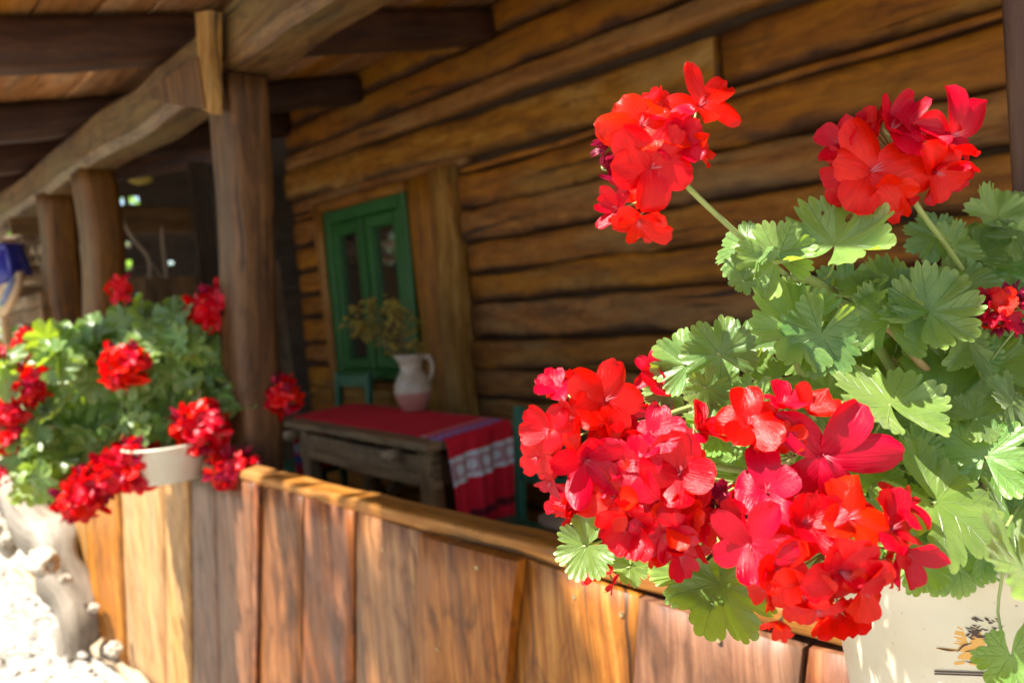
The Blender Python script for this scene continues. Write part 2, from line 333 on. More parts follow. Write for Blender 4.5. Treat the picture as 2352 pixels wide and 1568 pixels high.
def sweep(pts, w, h, side=None, n=10, wob=0., seed=0, sc_=(1, 1), prof='box', K=12, edgewob=0., freq=2.0, ex=None):
    """a hewn member: cross-section w (along side) x h swept along pts; uv in metres, u along the grain"""
    rr = random.Random(seed); P = [Vector(p) for p in pts]
    L = [0.]
    for a, b in zip(P, P[1:]): L.append(L[-1]+(b-a).length)
    tot = L[-1]; side = Vector(side) if side is not None else Vector((0, 0, 1)).cross(P[-1]-P[0])
    if side.length < 1e-4: side = Vector((1, 0, 0))
    if prof == 'box': ang = None; c = .12 if ex is None else ex
    if prof == 'face':
        prof_pts = [(-.5+.06*(abs(q)*2)**4, q) for q in [-.5+k/9 for k in range(9, -1, -1)]]+[(.5, -.5), (.5, .5)]
        prof_pts = prof_pts[::-1]
    elif prof == 'box':
        cw, ch = min(w, h)*c/w, min(w, h)*c/h
        prof_pts = [(-.5+cw, -.5), (.5-cw, -.5), (.5, -.5+ch), (.5, .5-ch), (.5-cw, .5), (-.5+cw, .5), (-.5, .5-ch), (-.5, -.5+ch)]
    else:
        e = {'round': 2.0, 'log': 3.2, 'hewn': 5.0}[prof]; prof_pts = []
        for k in range(K):
            a = 2*math.pi*(k+.5)/K; ca, sa = math.cos(a), math.sin(a)
            prof_pts.append((.5*math.copysign(abs(ca)**(2/e), ca), .5*math.copysign(abs(sa)**(2/e), sa)))
    K = len(prof_pts); V = []; U = []; rim = []; off = rr.random()*100
    per = [0.]
    for k in range(K):
        a, b = prof_pts[k], prof_pts[(k+1) % K]; per.append(per[-1]+math.hypot((b[0]-a[0])*w, (b[1]-a[1])*h))
    for i in range(n+1):
        s = tot*i/n; j = 0
        while j < len(P)-2 and s > L[j+1]: j += 1
        f = (s-L[j])/max(1e-9, L[j+1]-L[j]); c0 = P[j].lerp(P[j+1], f)
        T = (P[j+1]-P[j]).normalized()
        if len(P) > 2 and 0 < i < n:
            T = (P[min(j+2, len(P)-1)]-P[max(j-1, 0)]).normalized() if f in (0, 1) else T
        S = (side - T*side.dot(T)).normalized(); N = T.cross(S)
        k_ = i/n; scl = sc_[0]+(sc_[1]-sc_[0])*k_
        q = s*freq
        dx = wob*noise.noise(Vector((q, off, 0))); dy = wob*noise.noise(Vector((q, off+9, 0)))
        for k, (a, b) in enumerate(prof_pts):
            ew = 1+edgewob*noise.noise(Vector((q*1.7, off+(3 if b > 0 else 17), 0))) if edgewob else 1
            aw = 1+edgewob*.6*noise.noise(Vector((q*1.9, off+(33 if a > 0 else 47), 0))) if edgewob else 1
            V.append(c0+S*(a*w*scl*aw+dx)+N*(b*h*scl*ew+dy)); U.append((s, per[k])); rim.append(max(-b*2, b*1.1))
    Fc = []; UV = []
    for i in range(n):
        for k in range(K):
            k2 = (k+1) % K; a, b, c, d = i*K+k, i*K+k2, (i+1)*K+k2, (i+1)*K+k
            Fc.append((a, b, c, d)); s0, s1 = tot*i/n, tot*(i+1)/n
            UV += [(s0, per[k]), (s0, per[k+1]), (s1, per[k+1]), (s1, per[k])]
    Fc.append(tuple(range(K-1, -1, -1))); UV += [(.02*prof_pts[k][0]*w*9, prof_pts[k][1]*h) for k in range(K-1, -1, -1)]
    Fc.append(tuple(n*K+k for k in range(K))); UV += [(.02*prof_pts[k][0]*w*9+3, prof_pts[k][1]*h) for k in range(K)]
    me = mesh('member', V, Fc, UV, smooth=(prof != 'box'), rim=rim)
    return me
def member(name, mat, parent, *a, **k): return put(name, sweep(*a, **k), M[mat] if isinstance(mat, str) else mat, parent)

def tube_mesh(pts, rad, K=8, sub=4, cap=True):
    P = [Vector(p) for p in pts]
    # Catmull-Rom
    Q = []; Rr = []
    rad = rad if isinstance(rad, (list, tuple)) else [rad]*len(P)
    for i in range(len(P)-1):
        p0, p1, p2, p3 = P[max(i-1, 0)], P[i], P[i+1], P[min(i+2, len(P)-1)]
        for s in range(sub):
            t_ = s/sub; t2, t3 = t_*t_, t_**3
            Q.append(.5*((2*p1)+(p2-p0)*t_+(2*p0-5*p1+4*p2-p3)*t2+(3*p1-p0-3*p2+p3)*t3)); Rr.append(rad[i]*(1-t_)+rad[i+1]*t_)
    Q.append(P[-1]); Rr.append(rad[-1])
    V, Fc = [], []; T0 = (Q[1]-Q[0]).normalized(); S = T0.orthogonal().normalized()
    for i, q in enumerate(Q):
        T = (Q[min(i+1, len(Q)-1)]-Q[max(i-1, 0)]).normalized(); S = (S-T*S.dot(T)).normalized(); N = T.cross(S)
        for k in range(K): a = 2*math.pi*k/K; V.append(q+(S*math.cos(a)+N*math.sin(a))*Rr[i])
    for i in range(len(Q)-1):
        for k in range(K): k2 = (k+1) % K; Fc.append((i*K+k, i*K+k2, (i+1)*K+k2, (i+1)*K+k))
    Fc.append(tuple(range(K-1, -1, -1))); Fc.append(tuple((len(Q)-1)*K+k for k in range(K)))
    return V, Fc
def join(parts):
    V, Fc = [], []
    for v, f in parts: n = len(V); V += list(v); Fc += [tuple(i+n for i in q) for q in f]
    return V, Fc
def tube(name, mat, parent, pts, rad, K=8, sub=4):
    V, Fc = tube_mesh(pts, rad, K, sub); return put(name, mesh(name, V, Fc), mat, parent)
def lathe_mesh(prof, n=40, c=(0, 0, 0), wob=0):
    V, Fc = [], []; c = Vector(c)
    for r, z_ in prof:
        for k in range(n): a = 2*math.pi*k/n; V.append(c+Vector((r*math.cos(a), r*math.sin(a), z_)))
    for i in range(len(prof)-1):
        for k in range(n): k2 = (k+1) % n; Fc.append((i*n+k, i*n+k2, (i+1)*n+k2, (i+1)*n+k))
    return V, Fc
def blob(c, r, seed, sub=3, amp=.25, fr=1.4, sq=(1, 1, 1)):
    bm = bmesh.new(); bmesh.ops.create_icosphere(bm, subdivisions=sub, radius=1)
    off = Vector((seed*7.3, seed*3.1, seed))
    for v in bm.verts:
        d = v.co.normalized(); k = 1+amp*noise.fractal(d*fr+off, 1, 2, 4)
        v.co = Vector((d.x*sq[0], d.y*sq[1], d.z*sq[2]))*r*k + Vector(c)
    me = bpy.data.meshes.new('blob'); bm.to_mesh(me); bm.free()
    me.polygons.foreach_set('use_smooth', [sq == (.3, 1, .45) or fr == 1]*len(me.polygons)); return me

# ================================================================== SETTING
GZ = -.22
# ground sheet with a gentle roughness near the house
V, Fc, N_ = [], [], 90
xs = [(-14+16*i/N_) for i in range(N_+1)]; ys = [(-6+7.2*i/70) for i in range(71)]
xs = [-160, -60, -25]+xs+[12, 40, 160]; ys = [-160, -50, -16]+ys+[12, 60, 160]
for x in xs:
    for y in ys:
        z = GZ + .035*noise.fractal(Vector((x*1.4, y*1.4, 0)), 1, 2, 4) + (.03*noise.noise(Vector((x*7, y*7, 3))))
        V.append((x, y, z-.02 if y < .95 else GZ-.03))
ny = len(ys)
for i in range(len(xs)-1):
    for j in range(ny-1): Fc.append((i*ny+j, (i+1)*ny+j, (i+1)*ny+j+1, i*ny+j+1))
g = put('ground', mesh('ground', V, Fc), M['ground']); g['kind'] = 'structure'
# rubble of pale stones lying along the foot of the parapet
parts = []
rr = random.Random(3)
def pebble(c, r, seed, sub=1):
    bm = bmesh.new(); bmesh.ops.create_icosphere(bm, subdivisions=sub, radius=1); off = Vector((seed*1.7, seed*.31, seed))
    for v in bm.verts:
        d = v.co.normalized(); v.co = Vector((d.x, d.y, d.z*.6))*r*(1+.4*noise.noise(d*1.5+off))+Vector(c)
    vs = [v.co.copy() for v in bm.verts]; fs = [tuple(v.index for v in f.verts) for f in bm.faces]; bm.free(); return vs, fs
for i in range(3200):
    x = -7.5+5.3*rr.random(); y = .9-1.5*rr.random()**1.2; parts.append(pebble((x, y, GZ+.01+.02*noise.noise(Vector((x*3, y*3, 0)))), .006+.017*rr.random()**2, i))
V, Fc = join(parts); g = put('gravel', mesh('gravel', V, Fc, smooth=False), M['ground']); g['kind'] = 'stuff'
# veranda floor of boards
fl = put('veranda_floor', sweep([(-6.2, 1.9, .05), (2, 1.9, .05)], 1.75, .04, side=(0, 1, 0), n=2), M['dark']); fl['kind'] = 'structure'
for k in range(9):
    y = 1.12+.19*k
    member('floor_board', 'floor', fl, [(-6.1, y, .085), (2, y, .085)], .18, .03, side=(0, 1, 0), n=3, seed=k)
# foundation sill under the parapet, lit pale at the far end: rendered clay and stones
sill = put('parapet_footing', blob((0, 0, 0), 1, 1, 2, 0), M['mud']); bpy.data.objects.remove(sill)
V, Fc = [], []
n1, n2 = 120, 8
for i in range(n1+1):
    x = -6.6+7.8*i/n1
    for j in range(n2+1):
        a = math.pi*j/n2; rad = .07+.04*noise.fractal(Vector((x*3, j*.6, 1)), 1, 2, 4)
        V.append((x, 1.0-rad*math.sin(a)*1.15+.02, GZ-.05+.02+rad*1.0*(1-math.cos(a))*.5+.05*noise.noise(Vector((x*2.3, 4, j*.3)))))
for i in range(n1):
    for j in range(n2): a = i*(n2+1)+j; Fc.append((a, a+n2+1, a+n2+2, a+1))
g = put('footing', mesh('footing', V, Fc), M['mud']); g['kind'] = 'structure'

# ================================================================== LOG HOUSE
WY = 2.75
house = root('log_house', (-2.5, WY, .1), 'old hewn log house wall with green window, in deep shade behind the veranda', 'log house')
put('backing_wall', sweep([(-5.4, WY+.17, 1.5), (3, WY+.17, 1.5)], .22, 3.2, side=(0, 1, 0), n=1), M['chink'], house)
def log(x0, x1, z0, z1, mat='log', seed=0, proud=0., ew=.16, z0b=None, z1b=None):
    dz = 0 if z0b is None else ((z0b+z1b)-(z0+z1))/2
    n = max(4, int((x1-x0)*9))
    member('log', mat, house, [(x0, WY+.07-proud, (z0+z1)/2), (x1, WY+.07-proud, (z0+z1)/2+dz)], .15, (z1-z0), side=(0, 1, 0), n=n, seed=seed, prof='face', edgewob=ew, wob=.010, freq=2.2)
# rows right of the door posts
z = .12; k = 0; rl = random.Random(11)
while z < 2.12:
    h = .16+.055*rl.random()
    if z+h > 2.10: h = 2.14-z
    log(-3.36, .6+rl.random()*.4, z+.004, z+h-.008, seed=100+k, proud=.035*rl.random(), ew=.24); 
    if z < .80: log(-5.35, -3.62, z+.014, z+h-.014, 'log', seed=300+k)
    elif z > .80: log(-5.35, -4.98, z+.012, z+h-.012, 'log', seed=400+k)
    z += h; k += 1
log(-5.35, -3.62, .80, .94, 'oldlog', 77)
log(-5.35, -3.3, 2.14, 2.235, 'log', 20, ew=.05)
log(-5.35, -1.72, 2.25, 2.45, 'oldlog', 21, proud=.035, ew=.10, z0b=2.13, z1b=2.35)
log(-1.70, 1.5, 2.145, 2.35, 'log', 22)
log(-5.35, 1.5, 2.47, 2.57, 'jamb', 24, proud=.02, ew=.06, z0b=2.36, z1b=2.47); log(-5.35, 1.5, 2.585, 2.76, 'log', 25, ew=.08, z0b=2.50, z1b=2.68)
log(-5.35, 1.5, 2.775, 2.93, 'log', 26, z0b=2.70, z1b=2.86); log(-5.35, 1.5, 2.94, 3.10, 'log', 27)
# door posts and window casing
member('door_post', 'jamb', house, [(-3.72, WY+.03, .1), (-3.725, WY+.03, 2.155)], .25, .15, side=(1, 0, 0), n=10, prof='hewn', wob=.02, edgewob=.06, seed=5)
member('door_post', 'oldpost', house, [(-3.47, WY+.01, .1), (-3.49, WY+.01, 2.155)], .205, .17, side=(1, 0, 0), n=10, prof='hewn', wob=.03, edgewob=.1, seed=6)
member('casing', 'jamb', house, [(-4.90, WY-.01, .80), (-4.92, WY-.01, 2.13)], .10, .10, side=(1, 0, 0), n=6, prof='hewn', wob=.01, seed=8)
member('casing', 'jamb', house, [(-4.97, WY+.0, 2.135), (-3.86, WY+.0, 2.115)], .10, .07, side=(0, 1, 0), n=6, prof='hewn', wob=.01, seed=9)
member('window_board', 'jamb', house, [(-4.97, WY-.01, .915), (-3.86, WY-.01, .915)], .16, .05, side=(0, 1, 0), n=4, prof='hewn', seed=10)
# window: two sashes in a painted frame
wf = member('window', 'green', house, [(-4.81, WY, .95), (-4.81, WY, 2.09)], .07, .09, side=(1, 0, 0), n=1); x0, x1, z0, z1 = -4.845, -3.86, .95, 2.09
def wbar(nm, a, b, w, h, side, par=wf): return member(nm, 'green', par, [a, b], w, h, side=side, n=1)
wbar('frame_bar', (-3.895, WY, z0), (-3.895, WY, z1), .07, .09, (1, 0, 0)); wbar('frame_bar', (x0+.07, WY, z1-.045), (-3.93, WY, z1-.045), .09, .09, (0, 1, 0)); wbar('frame_bar', (x0+.07, WY, z0+.035), (-3.93, WY, z0+.035), .09, .07, (0, 1, 0))
xm = (x0+x1)/2
for s0, s1 in ((x0+.075, xm-.012), (xm+.012, x1-.075)):
    y = WY-.012
    for xx in (s0+.035, s1-.035): wbar('sash_bar', (xx, y, z0+.075), (xx, y, z1-.095), .07, .05, (1, 0, 0))
    wbar('sash_bar', (s0+.0705, y, z1-.135), (s1-.0705, y, z1-.135), .05, .08, (0, 1, 0)); wbar('sash_bar', (s0+.0705, y, z0+.11), (s1-.0705, y, z0+.11), .05, .07, (0, 1, 0))
    for xx in (s0+.088, s1-.088): wbar('bead', (xx, y+.003, z0+.146), (xx, y+.003, z1-.176), .018, .036, (1, 0, 0))
    put('pane', sweep([(s0+.06, y+.012, (z0+z1)/2), (s1-.06, y+.012, (z0+z1)/2)], .006, z1-z0-.24, side=(0, 1, 0), n=1), M['glass'], wf)
wbar('mullion', (xm, WY-.022, z0+.072), (xm, WY-.022, z1-.092), .022, .055, (1, 0, 0))

# ================================================================== VERANDA ROOF
roof = root('veranda_roof', (-2.5, 1.05, 2.38), 'smoky open ceiling of boards on dark cross beams above the veranda', 'roof')
SL = .20
def cz(y): return 2.555+SL*(y-1.05)
def bz(y): return 2.38+SL*(y-1.05)
for k, (bx, w) in enumerate(((-3.05, .17), (-4.32, .17), (-5.30, .16), (-1.75, .17), (-.45, .17), (-6.4, .16), (.8, .17))):
    y0, y1 = .20, WY+.05
    member('cross_beam', 'beam', roof, [(bx, y0, bz(y0)+.083), (bx-.02, y1, bz(y1)+.083)], .165, .165, side=(1, 0, 0), n=14, prof='hewn', wob=.015, edgewob=.12, seed=k+40)
rl = random.Random(5); y = .29; k = 0
while y < WY-.02:
    w = .16+.09*rl.random()
    if y+w > WY: w = WY-y
    yc = y+w/2; xs = [-7.2, -4.9+rl.random()*.5-.2, -1.9+rl.random()*.8, 1.6]
    for a, b in zip(xs, xs[1:]):
        if b-a < .1: continue
        sag = .004*rl.random()
        member('ceiling_board', 'ceil', roof, [(a+.004, yc, cz(yc)+.014+sag), (b-.004, yc, cz(yc)+.014)], w-.008, .024, side=(0, 1, SL), n=5, seed=k, edgewob=.02); k += 1
    y += w
put('roof_light_block', sweep([(-7.2, 1.545, cz(1.545)+.06), (1.6, 1.545, cz(1.545)+.06)], 2.47, .03, side=(0, 1, SL), n=1), M['dark'], roof)  # sheet above the ceiling boards, added to block light from overhead
# plate beam carried by the posts
plate = root('plate_beam', (-2.5, 1.10, 2.17), 'long squared plate beam running over the veranda posts under the cross beams', 'beam')
member('timber', 'plate', plate, [(-7.4, 1.13, 2.29), (-4.2, 1.12, 2.275), (-2.2, 1.14, 2.27), (.9, 1.12, 2.28)], .185, .195, side=(0, 1, 0), n=90, prof='box', ex=.16, wob=.022, edgewob=.13, seed=71, freq=1.6)
# bracket board nailed to the first post
br = root('bracket_board', (-2.6, 1.0, 2.05), 'small angled bracket board nailed beside the top of the nearest post', 'bracket')
pA = [onp(448, 30, .98), onp(482, 24, .98), onp(484, 262, .98), onp(462, 250, .98)]
def slab(name, quad, d, mat, par, thick=Vector((0, 1, 0))):
    V = [Vector(q) for q in quad]; V2 = [v+thick*d for v in V]; n = len(V)
    Fc = [tuple(range(n))]+[tuple(range(2*n-1, n-1, -1))]+[(i, i+n, (i+1) % n+n, (i+1) % n) for i in range(n)]
    allv = V+V2; T = (V[2]-V[1]).normalized()
    uv = [(v.dot(T), (v-T*v.dot(T)).length) for v in allv]
    me = mesh(name, allv, Fc, {i: q for i, q in enumerate(uv)}, smooth=False); return put(name, me, mat, par)
slab('upright_board', pA, .035, M['oldpost'], br)
slab('gusset', [onp(345, 205, .975), onp(452, 130, .975), onp(470, 250, .975), onp(410, 243, .975), onp(350, 228, .975)], .12, M['post'], br)

# ================================================================== POSTS
def vpost(label, pts, w, d, seed, mat='post', wob=.02, name='veranda_post'):
    t_ = root(name, (pts[0][0], pts[0][1], pts[0][2]), label, 'post', 'posts carrying the veranda roof')
    member('timber', mat, t_, pts, w, d, side=(1, 0, .0), n=34, prof='hewn', K=16, wob=wob, edgewob=.16, seed=seed, freq=1.6)
    return t_
a = onp(540, 95, 1.12); b = onp(560, 600, 1.12); c = onp(592, 1085, 1.12)
vpost('thick rounded oak post nearest the table, leaning slightly', [(c.x-.02, 1.13, -.1), tuple(c), tuple(b), (a.x, 1.12, 2.18)], .185, .15, 61)
a = onp(118, 395, 1.12); b = onp(150, 740, 1.12)
vpost('far brown post standing beside the blue enamel jug', [(b.x-.05, 1.12, -.1), tuple(b), (a.x, 1.12, 2.2)], .24, .17, 62)
a = onp(207, 370, 1.12); b = onp(250, 720, 1.12)
vpost('crooked reddish post just right of the farthest post', [(b.x+.02, 1.2, -.1), tuple(onp(246, 740, 1.15)), tuple(onp(232, 540, 1.13)), (a.x, 1.12, 2.19)], .25, .16, 63, wob=.03)
a = onp(2394, 200, 1.12)
vpost('dark narrow post at the right picture edge', [(a.x, 1.12, .0), (a.x, 1.12, 2.2)], .065, .07, 64, mat='beam', wob=0)

# ================================================================== PARAPET
par = root('plank_parapet', (-2.0, 1.0, GZ), 'waist high veranda parapet of upright brown planks with screws and a worn top rail', 'parapet')
PY = .99
topy = [(140, 1175), (287, 1150), (384, 1110), (600, 1106), (700, 1133), (820, 1174), (975, 1222), (1210, 1283), (1470, 1370), (1855, 1515), (2352, 1700)]
def ty(px):
    for (a, b), (c_, d) in zip(topy, topy[1:]):
        if px <= c_: return b+(d-b)*(px-a)/(c_-a)
    return topy[-1][1]
J = [(140, 142), (205, 216), (287, 293), (384, 387), (440, 443), (498, 508), (589, 587), (603, 598), (697, 693), (820, 817), (976, 967), (1209, 1181), (1470, 1460), (1855, 1850)]
mats = ['bleached', 'honey', 'bleached', 'bleached', 'grey', 'grey', 'russet', 'grey', 'russet', 'honey', 'amber', 'honey', 'grey']
prouds = [0, .006, .002, .006, 0, .004, .014, .002, .003, .006, .026, .004, .01]
ZB = -.19
JX = []
for pt, pb in J:
    t0 = onp(pt, ty(pt), PY); b0 = onp(pb, 1560 if pb > 310 else (1390+(pb-140)*1.0), PY)
    f = (b0.x-t0.x)/(b0.z-t0.z); JX.append((t0.x, t0.x+f*(ZB-t0.z), t0.z))
JX.append((-.33, -.33, .9)); JX.append((-.08, -.08, .9)); JX.append((.2, .2, .9)); JX.append((.5, .5, .9)); mats += ['russet', 'grey', 'amber', 'grey']; prouds += [.004, .0, .004, 0]
planks = []
rp = random.Random(21)
for i in range(len(JX)-1):
    (xa, xab, za), (xb, xbb, zb) = JX[i], JX[i+1]
    za = min(max(za, .874), .893); zb = min(max(zb, .874), .893)
    if i < 4: za = zb = .882
    g_ = .0028 if i not in (8,) else .008
    zt = (za+zb)/2 - .0
    nn = 14; V, Fc, UV = [], [], []; off = rp.random()*50; pr = prouds[i]
    cols = 7; th = .028
    cupp = (rp.random()-.5)*.006
    for r in range(nn+1):
        f = r/nn
        for c_ in range(cols):
            q = c_/(cols-1)
            zt_ = za+(zb-za)*q; zz = ZB+(zt_-ZB)*f
            l = xab+(xa-xab)*f; r_ = xbb+(xb-xbb)*f
            l += g_+.0022*noise.noise(Vector((off, zz*5, 0))); r_ -= g_+.0022*noise.noise(Vector((off+8, zz*5, 0)))
            x = l+(r_-l)*q; y = PY-pr+cupp*(2*q-1)**2+.0035*noise.noise(Vector((x*6, zz*1.7, off)))
            if c_ in (0, cols-1): y += .0035
            if r == nn: y += .002
            V.append((x, y, zz)); UV.append((zz, x))
    Q = cols
    for r in range(nn):
        for c_ in range(cols-1): Fc.append((r*Q+c_, r*Q+c_+1, (r+1)*Q+c_+1, (r+1)*Q+c_))
    nv = len(V)
    ringi = [c_ for c_ in range(cols)]+[r*Q+cols-1 for r in range(1, nn+1)]+[nn*Q+c_ for c_ in range(cols-2, -1, -1)]+[r*Q for r in range(nn-1, 0, -1)]
    for id_ in ringi: v = V[id_]; V.append((v[0], PY+.03, v[2])); UV.append((v[2], v[0]+(.03 if v[0] > (xa+xb)/2 else -.03)))
    m = len(ringi)
    for k in range(m): Fc.append((ringi[k], nv+k, nv+(k+1) % m, ringi[(k+1) % m]))
    Fc.append(tuple(nv+k for k in range(m-1, -1, -1)))
    me = mesh('plank', V, Fc, {k: u_ for k, u_ in enumerate(UV)}, smooth=False)
    # flat front normals but smooth where curved
    me.polygons.foreach_set('use_smooth', [j < nn*(cols-1) for j in range(len(Fc))])
    planks.append(put('plank', me, M[mats[i]], par))
def screw(px, py, i):
    c_ = onp(px, py, PY-prouds[i]-.0005); y = c_.y
    V, Fc = [], []; n = 14
    for k in range(n): a = 2*math.pi*k/n; V.append((c_.x+.0046*math.cos(a), y-.0012, c_.z+.0046*math.sin(a)))
    for k in range(n): a = 2*math.pi*k/n; V.append((c_.x+.0052*math.cos(a), y+.004, c_.z+.0052*math.sin(a)))
    for k in range(n): a = 2*math.pi*k/n; V.append((c_.x+.0020*math.cos(a), y-.0002, c_.z+.0020*math.sin(a)))
    for k in range(n): k2 = (k+1) % n; Fc.append((k, k2, n+k2, n+k)); Fc.append((2*n+k, 2*n+k2, k2, k))
    Fc.append(tuple(2*n+k for k in range(n)))
    put('screw', mesh('screw', V, Fc, smooth=False), M['screw'], planks[i])
for px, py, i in ((1095, 1303, 10), (1319, 1369, 11), (1427, 1410, 11), (1650, 1468, 12), (1005, 1490, 10), (880, 1262, 9), (748, 1211, 8), (1120, 1262+55, 10)): 
    if py != 1317: screw(px, py, i)
# top rail: an uneven hewn pole sitting just behind and above the plank tops
rp_ = []
for px in (140, 380, 600, 700, 820, 975, 1210, 1470, 1855):
    q = onp(px, ty(px), PY); rp_.append((q.x, 1.030, .904))
rp_.append((.6, 1.030, .904))
member('top_rail', 'rail', par, rp_, .080, .038, side=(0, 1, 0), n=120, prof='hewn', K=16, wob=.004, edgewob=.10, seed=81, freq=6.0)
member('bottom_rail', 'beam', par, [(-5.1, 1.05, .0), (.6, 1.05, .0)], .05, .10, side=(0, 1, 0), n=6, seed=82)

# ================================================================== FAR END OF THE VERANDA
pt = root('end_partition', (-5.9, 1.9, .1), 'half open end partition of brown boards under a horizontal rail', 'partition')
EX = -5.9
def exy(px, py): q = onx(px, py, EX); return q
a, b = exy(255, 508), exy(520, 500)
member('rail_board', 'board', pt, [(EX, 1.05, a.z), (EX, 2.2, (a.z+b.z)/2)], .04, .19, side=(1, 0, 0), n=6, edgewob=.05, seed=1)
yy = 1.05; k = 0; rl = random.Random(2)
while yy < 2.28:
    w = .12+.07*rl.random(); zt = exy(330, 640).z+.03*rl.random()
    member('board', 'board', pt, [(EX+.01*rl.random(), yy+w/2, .1), (EX, yy+w/2, zt)], w-.008, .025, side=(0, 1, 0), n=4, edgewob=.04, seed=k); yy += w; k += 1
yy = 2.20
for k, (w, top, m_) in enumerate(((.16, 2.6, 'shed'), (.15, 2.6, 'beam'), (.12, 2.6, 'shed'), (.13, 2.6, 'beam'))):
    member('board', m_, pt, [(EX+.06, yy+w/2, .1), (EX+.06, yy+w/2, top)], w-.01, .03, side=(0, 1, 0), n=6, edgewob=.04, seed=k+20); yy += w
slab('leaning_board', [onx(612, 600, -5.6), onx(640, 596, -5.6), onx(705, 1075, -5.6), onx(625, 1085, -5.6)], -.03, M['board'], pt, Vector((1, 0, 0)))
tw = root('twig', tuple(onx(300, 560, -5.8)), 'thin bent bare twig hanging behind the crooked post', 'twig')
tube('branch', M['twig'], tw, [onx(270, 486, -5.8), onx(304, 545, -5.8), onx(341, 592, -5.8), onx(344, 640, -5.8)], [.012, .014, .013, .010]); tube('side_branch', M['twig'], tw, [onx(341, 592, -5.8), onx(372, 640, -5.8)], .006)
tw = root('stick', tuple(onx(377, 590, -5.8)), 'thin upright stick between the rail board and the lower boards', 'stick')
tube('stem', M['twig'], tw, [onx(371, 520, -5.8), onx(375, 570, -5.8), onx(382, 640, -5.8)], [.009, .014, .012])
# dark shed beyond, boards with chinks that let the sunlit green through
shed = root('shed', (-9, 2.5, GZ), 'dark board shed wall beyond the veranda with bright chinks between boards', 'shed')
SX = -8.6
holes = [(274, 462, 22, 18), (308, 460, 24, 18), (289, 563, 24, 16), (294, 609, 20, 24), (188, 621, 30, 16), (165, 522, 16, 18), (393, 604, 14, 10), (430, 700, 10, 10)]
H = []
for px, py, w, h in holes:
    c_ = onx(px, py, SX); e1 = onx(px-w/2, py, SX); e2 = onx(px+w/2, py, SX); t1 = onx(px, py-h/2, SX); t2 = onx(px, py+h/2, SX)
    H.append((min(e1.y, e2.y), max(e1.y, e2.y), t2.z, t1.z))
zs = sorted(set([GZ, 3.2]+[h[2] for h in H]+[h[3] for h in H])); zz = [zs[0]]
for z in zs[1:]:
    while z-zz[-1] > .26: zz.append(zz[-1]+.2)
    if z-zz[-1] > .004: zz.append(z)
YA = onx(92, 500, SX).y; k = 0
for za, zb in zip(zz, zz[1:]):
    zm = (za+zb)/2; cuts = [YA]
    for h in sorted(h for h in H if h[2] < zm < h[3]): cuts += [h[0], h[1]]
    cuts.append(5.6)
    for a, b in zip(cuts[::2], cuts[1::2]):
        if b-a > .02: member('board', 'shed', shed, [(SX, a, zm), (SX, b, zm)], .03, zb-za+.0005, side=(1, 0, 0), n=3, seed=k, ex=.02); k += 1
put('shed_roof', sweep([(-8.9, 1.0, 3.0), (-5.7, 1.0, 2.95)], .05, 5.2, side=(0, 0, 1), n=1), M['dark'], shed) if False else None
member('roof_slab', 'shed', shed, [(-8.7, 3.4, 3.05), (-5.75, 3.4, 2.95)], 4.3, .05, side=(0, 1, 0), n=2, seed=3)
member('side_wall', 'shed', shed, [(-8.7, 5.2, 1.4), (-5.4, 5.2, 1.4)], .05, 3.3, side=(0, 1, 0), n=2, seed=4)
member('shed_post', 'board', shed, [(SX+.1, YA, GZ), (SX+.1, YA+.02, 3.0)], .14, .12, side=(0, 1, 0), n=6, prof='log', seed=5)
ol = onx(318, 408, SX+.2)
lf = put('dry_leaf_bunch', blob(ol, .14, 4, 2, .5, 2, (.3, 1, .45)), M['straw']); tag(lf, 'ochre bunch of dried leaves hanging in the dark shed', 'dried leaves')

# things stored at the far left
wp = root('woodpile', tuple(onp(78, 690, 1.25)), 'small stack of split firewood beside the farthest post', 'woodpile')
rl = random.Random(9)
for r in range(8):
    for c_ in range(4):
        q = onp(22+26*c_+(r % 2)*12, 552+22*r, 1.32); w = .075+.03*rl.random()
        member('firewood', 'pale' if rl.random() < .35 else 'board', wp, [(q.x, 1.25+.05*rl.random(), q.z), (q.x, 1.75, q.z)], w, w*.8, side=(1, .0, .3*rl.random()), n=3, prof='log', K=8, edgewob=.2, seed=r*9+c_)
wp2 = root('wooden_crate', tuple(onp(60, 745, 1.05)), 'low wooden crate below the blue jug at the far left', 'crate')
for k, py in enumerate((712, 738)):
    a, b = onp(8, py, 1.02), onp(103, py, 1.02); member('slat', 'board', wp2, [(a.x, 1.02, a.z), (b.x, 1.02, a.z)], .03, .09, side=(0, 1, 0), n=3, seed=k)
a, b = onp(-60, 694, 1.1), onp(110, 694, 1.1); member('lid_board', 'pale', wp2, [(a.x, 1.1, a.z), (b.x, 1.1, a.z)], .22, .03, side=(0, 1, 0), n=3, seed=8)
a = onp(8, 705, 1.0); member('corner_post', 'pale', wp2, [(a.x, 1.0, a.z), (a.x, 1.0, GZ)], .07, .05, side=(1, 0, 0), n=3, seed=9)
shelf_z = onp(30, 690, 1.05).z
a = onp(103, 705, 1.02); member('corner_post', 'board', wp2, [(a.x, 1.02, a.z), (a.x, 1.02, GZ)], .07, .05, side=(1, 0, 0), n=3, seed=11)
c_ = onp(22, 665, 1.08)
jg = root('enamel_jug', (c_.x, c_.y, c_.z), 'cobalt blue enamel jug standing on a crate at the far left edge', 'jug')
hh = (onp(22, 556, 1.08)-c_).z; r0 = .15
V, Fc = lathe_mesh([(0, 0), (r0*.9, 0), (r0, .03), (r0*1.0, hh*.45), (r0*.82, hh*.8), (r0*.75, hh*.93), (r0*.86, hh), (r0*.8, hh-.005), (r0*.7, hh*.9), (0, hh*.85)], 32, c_)
put('body', mesh('body', V, Fc), M['navy'], jg)
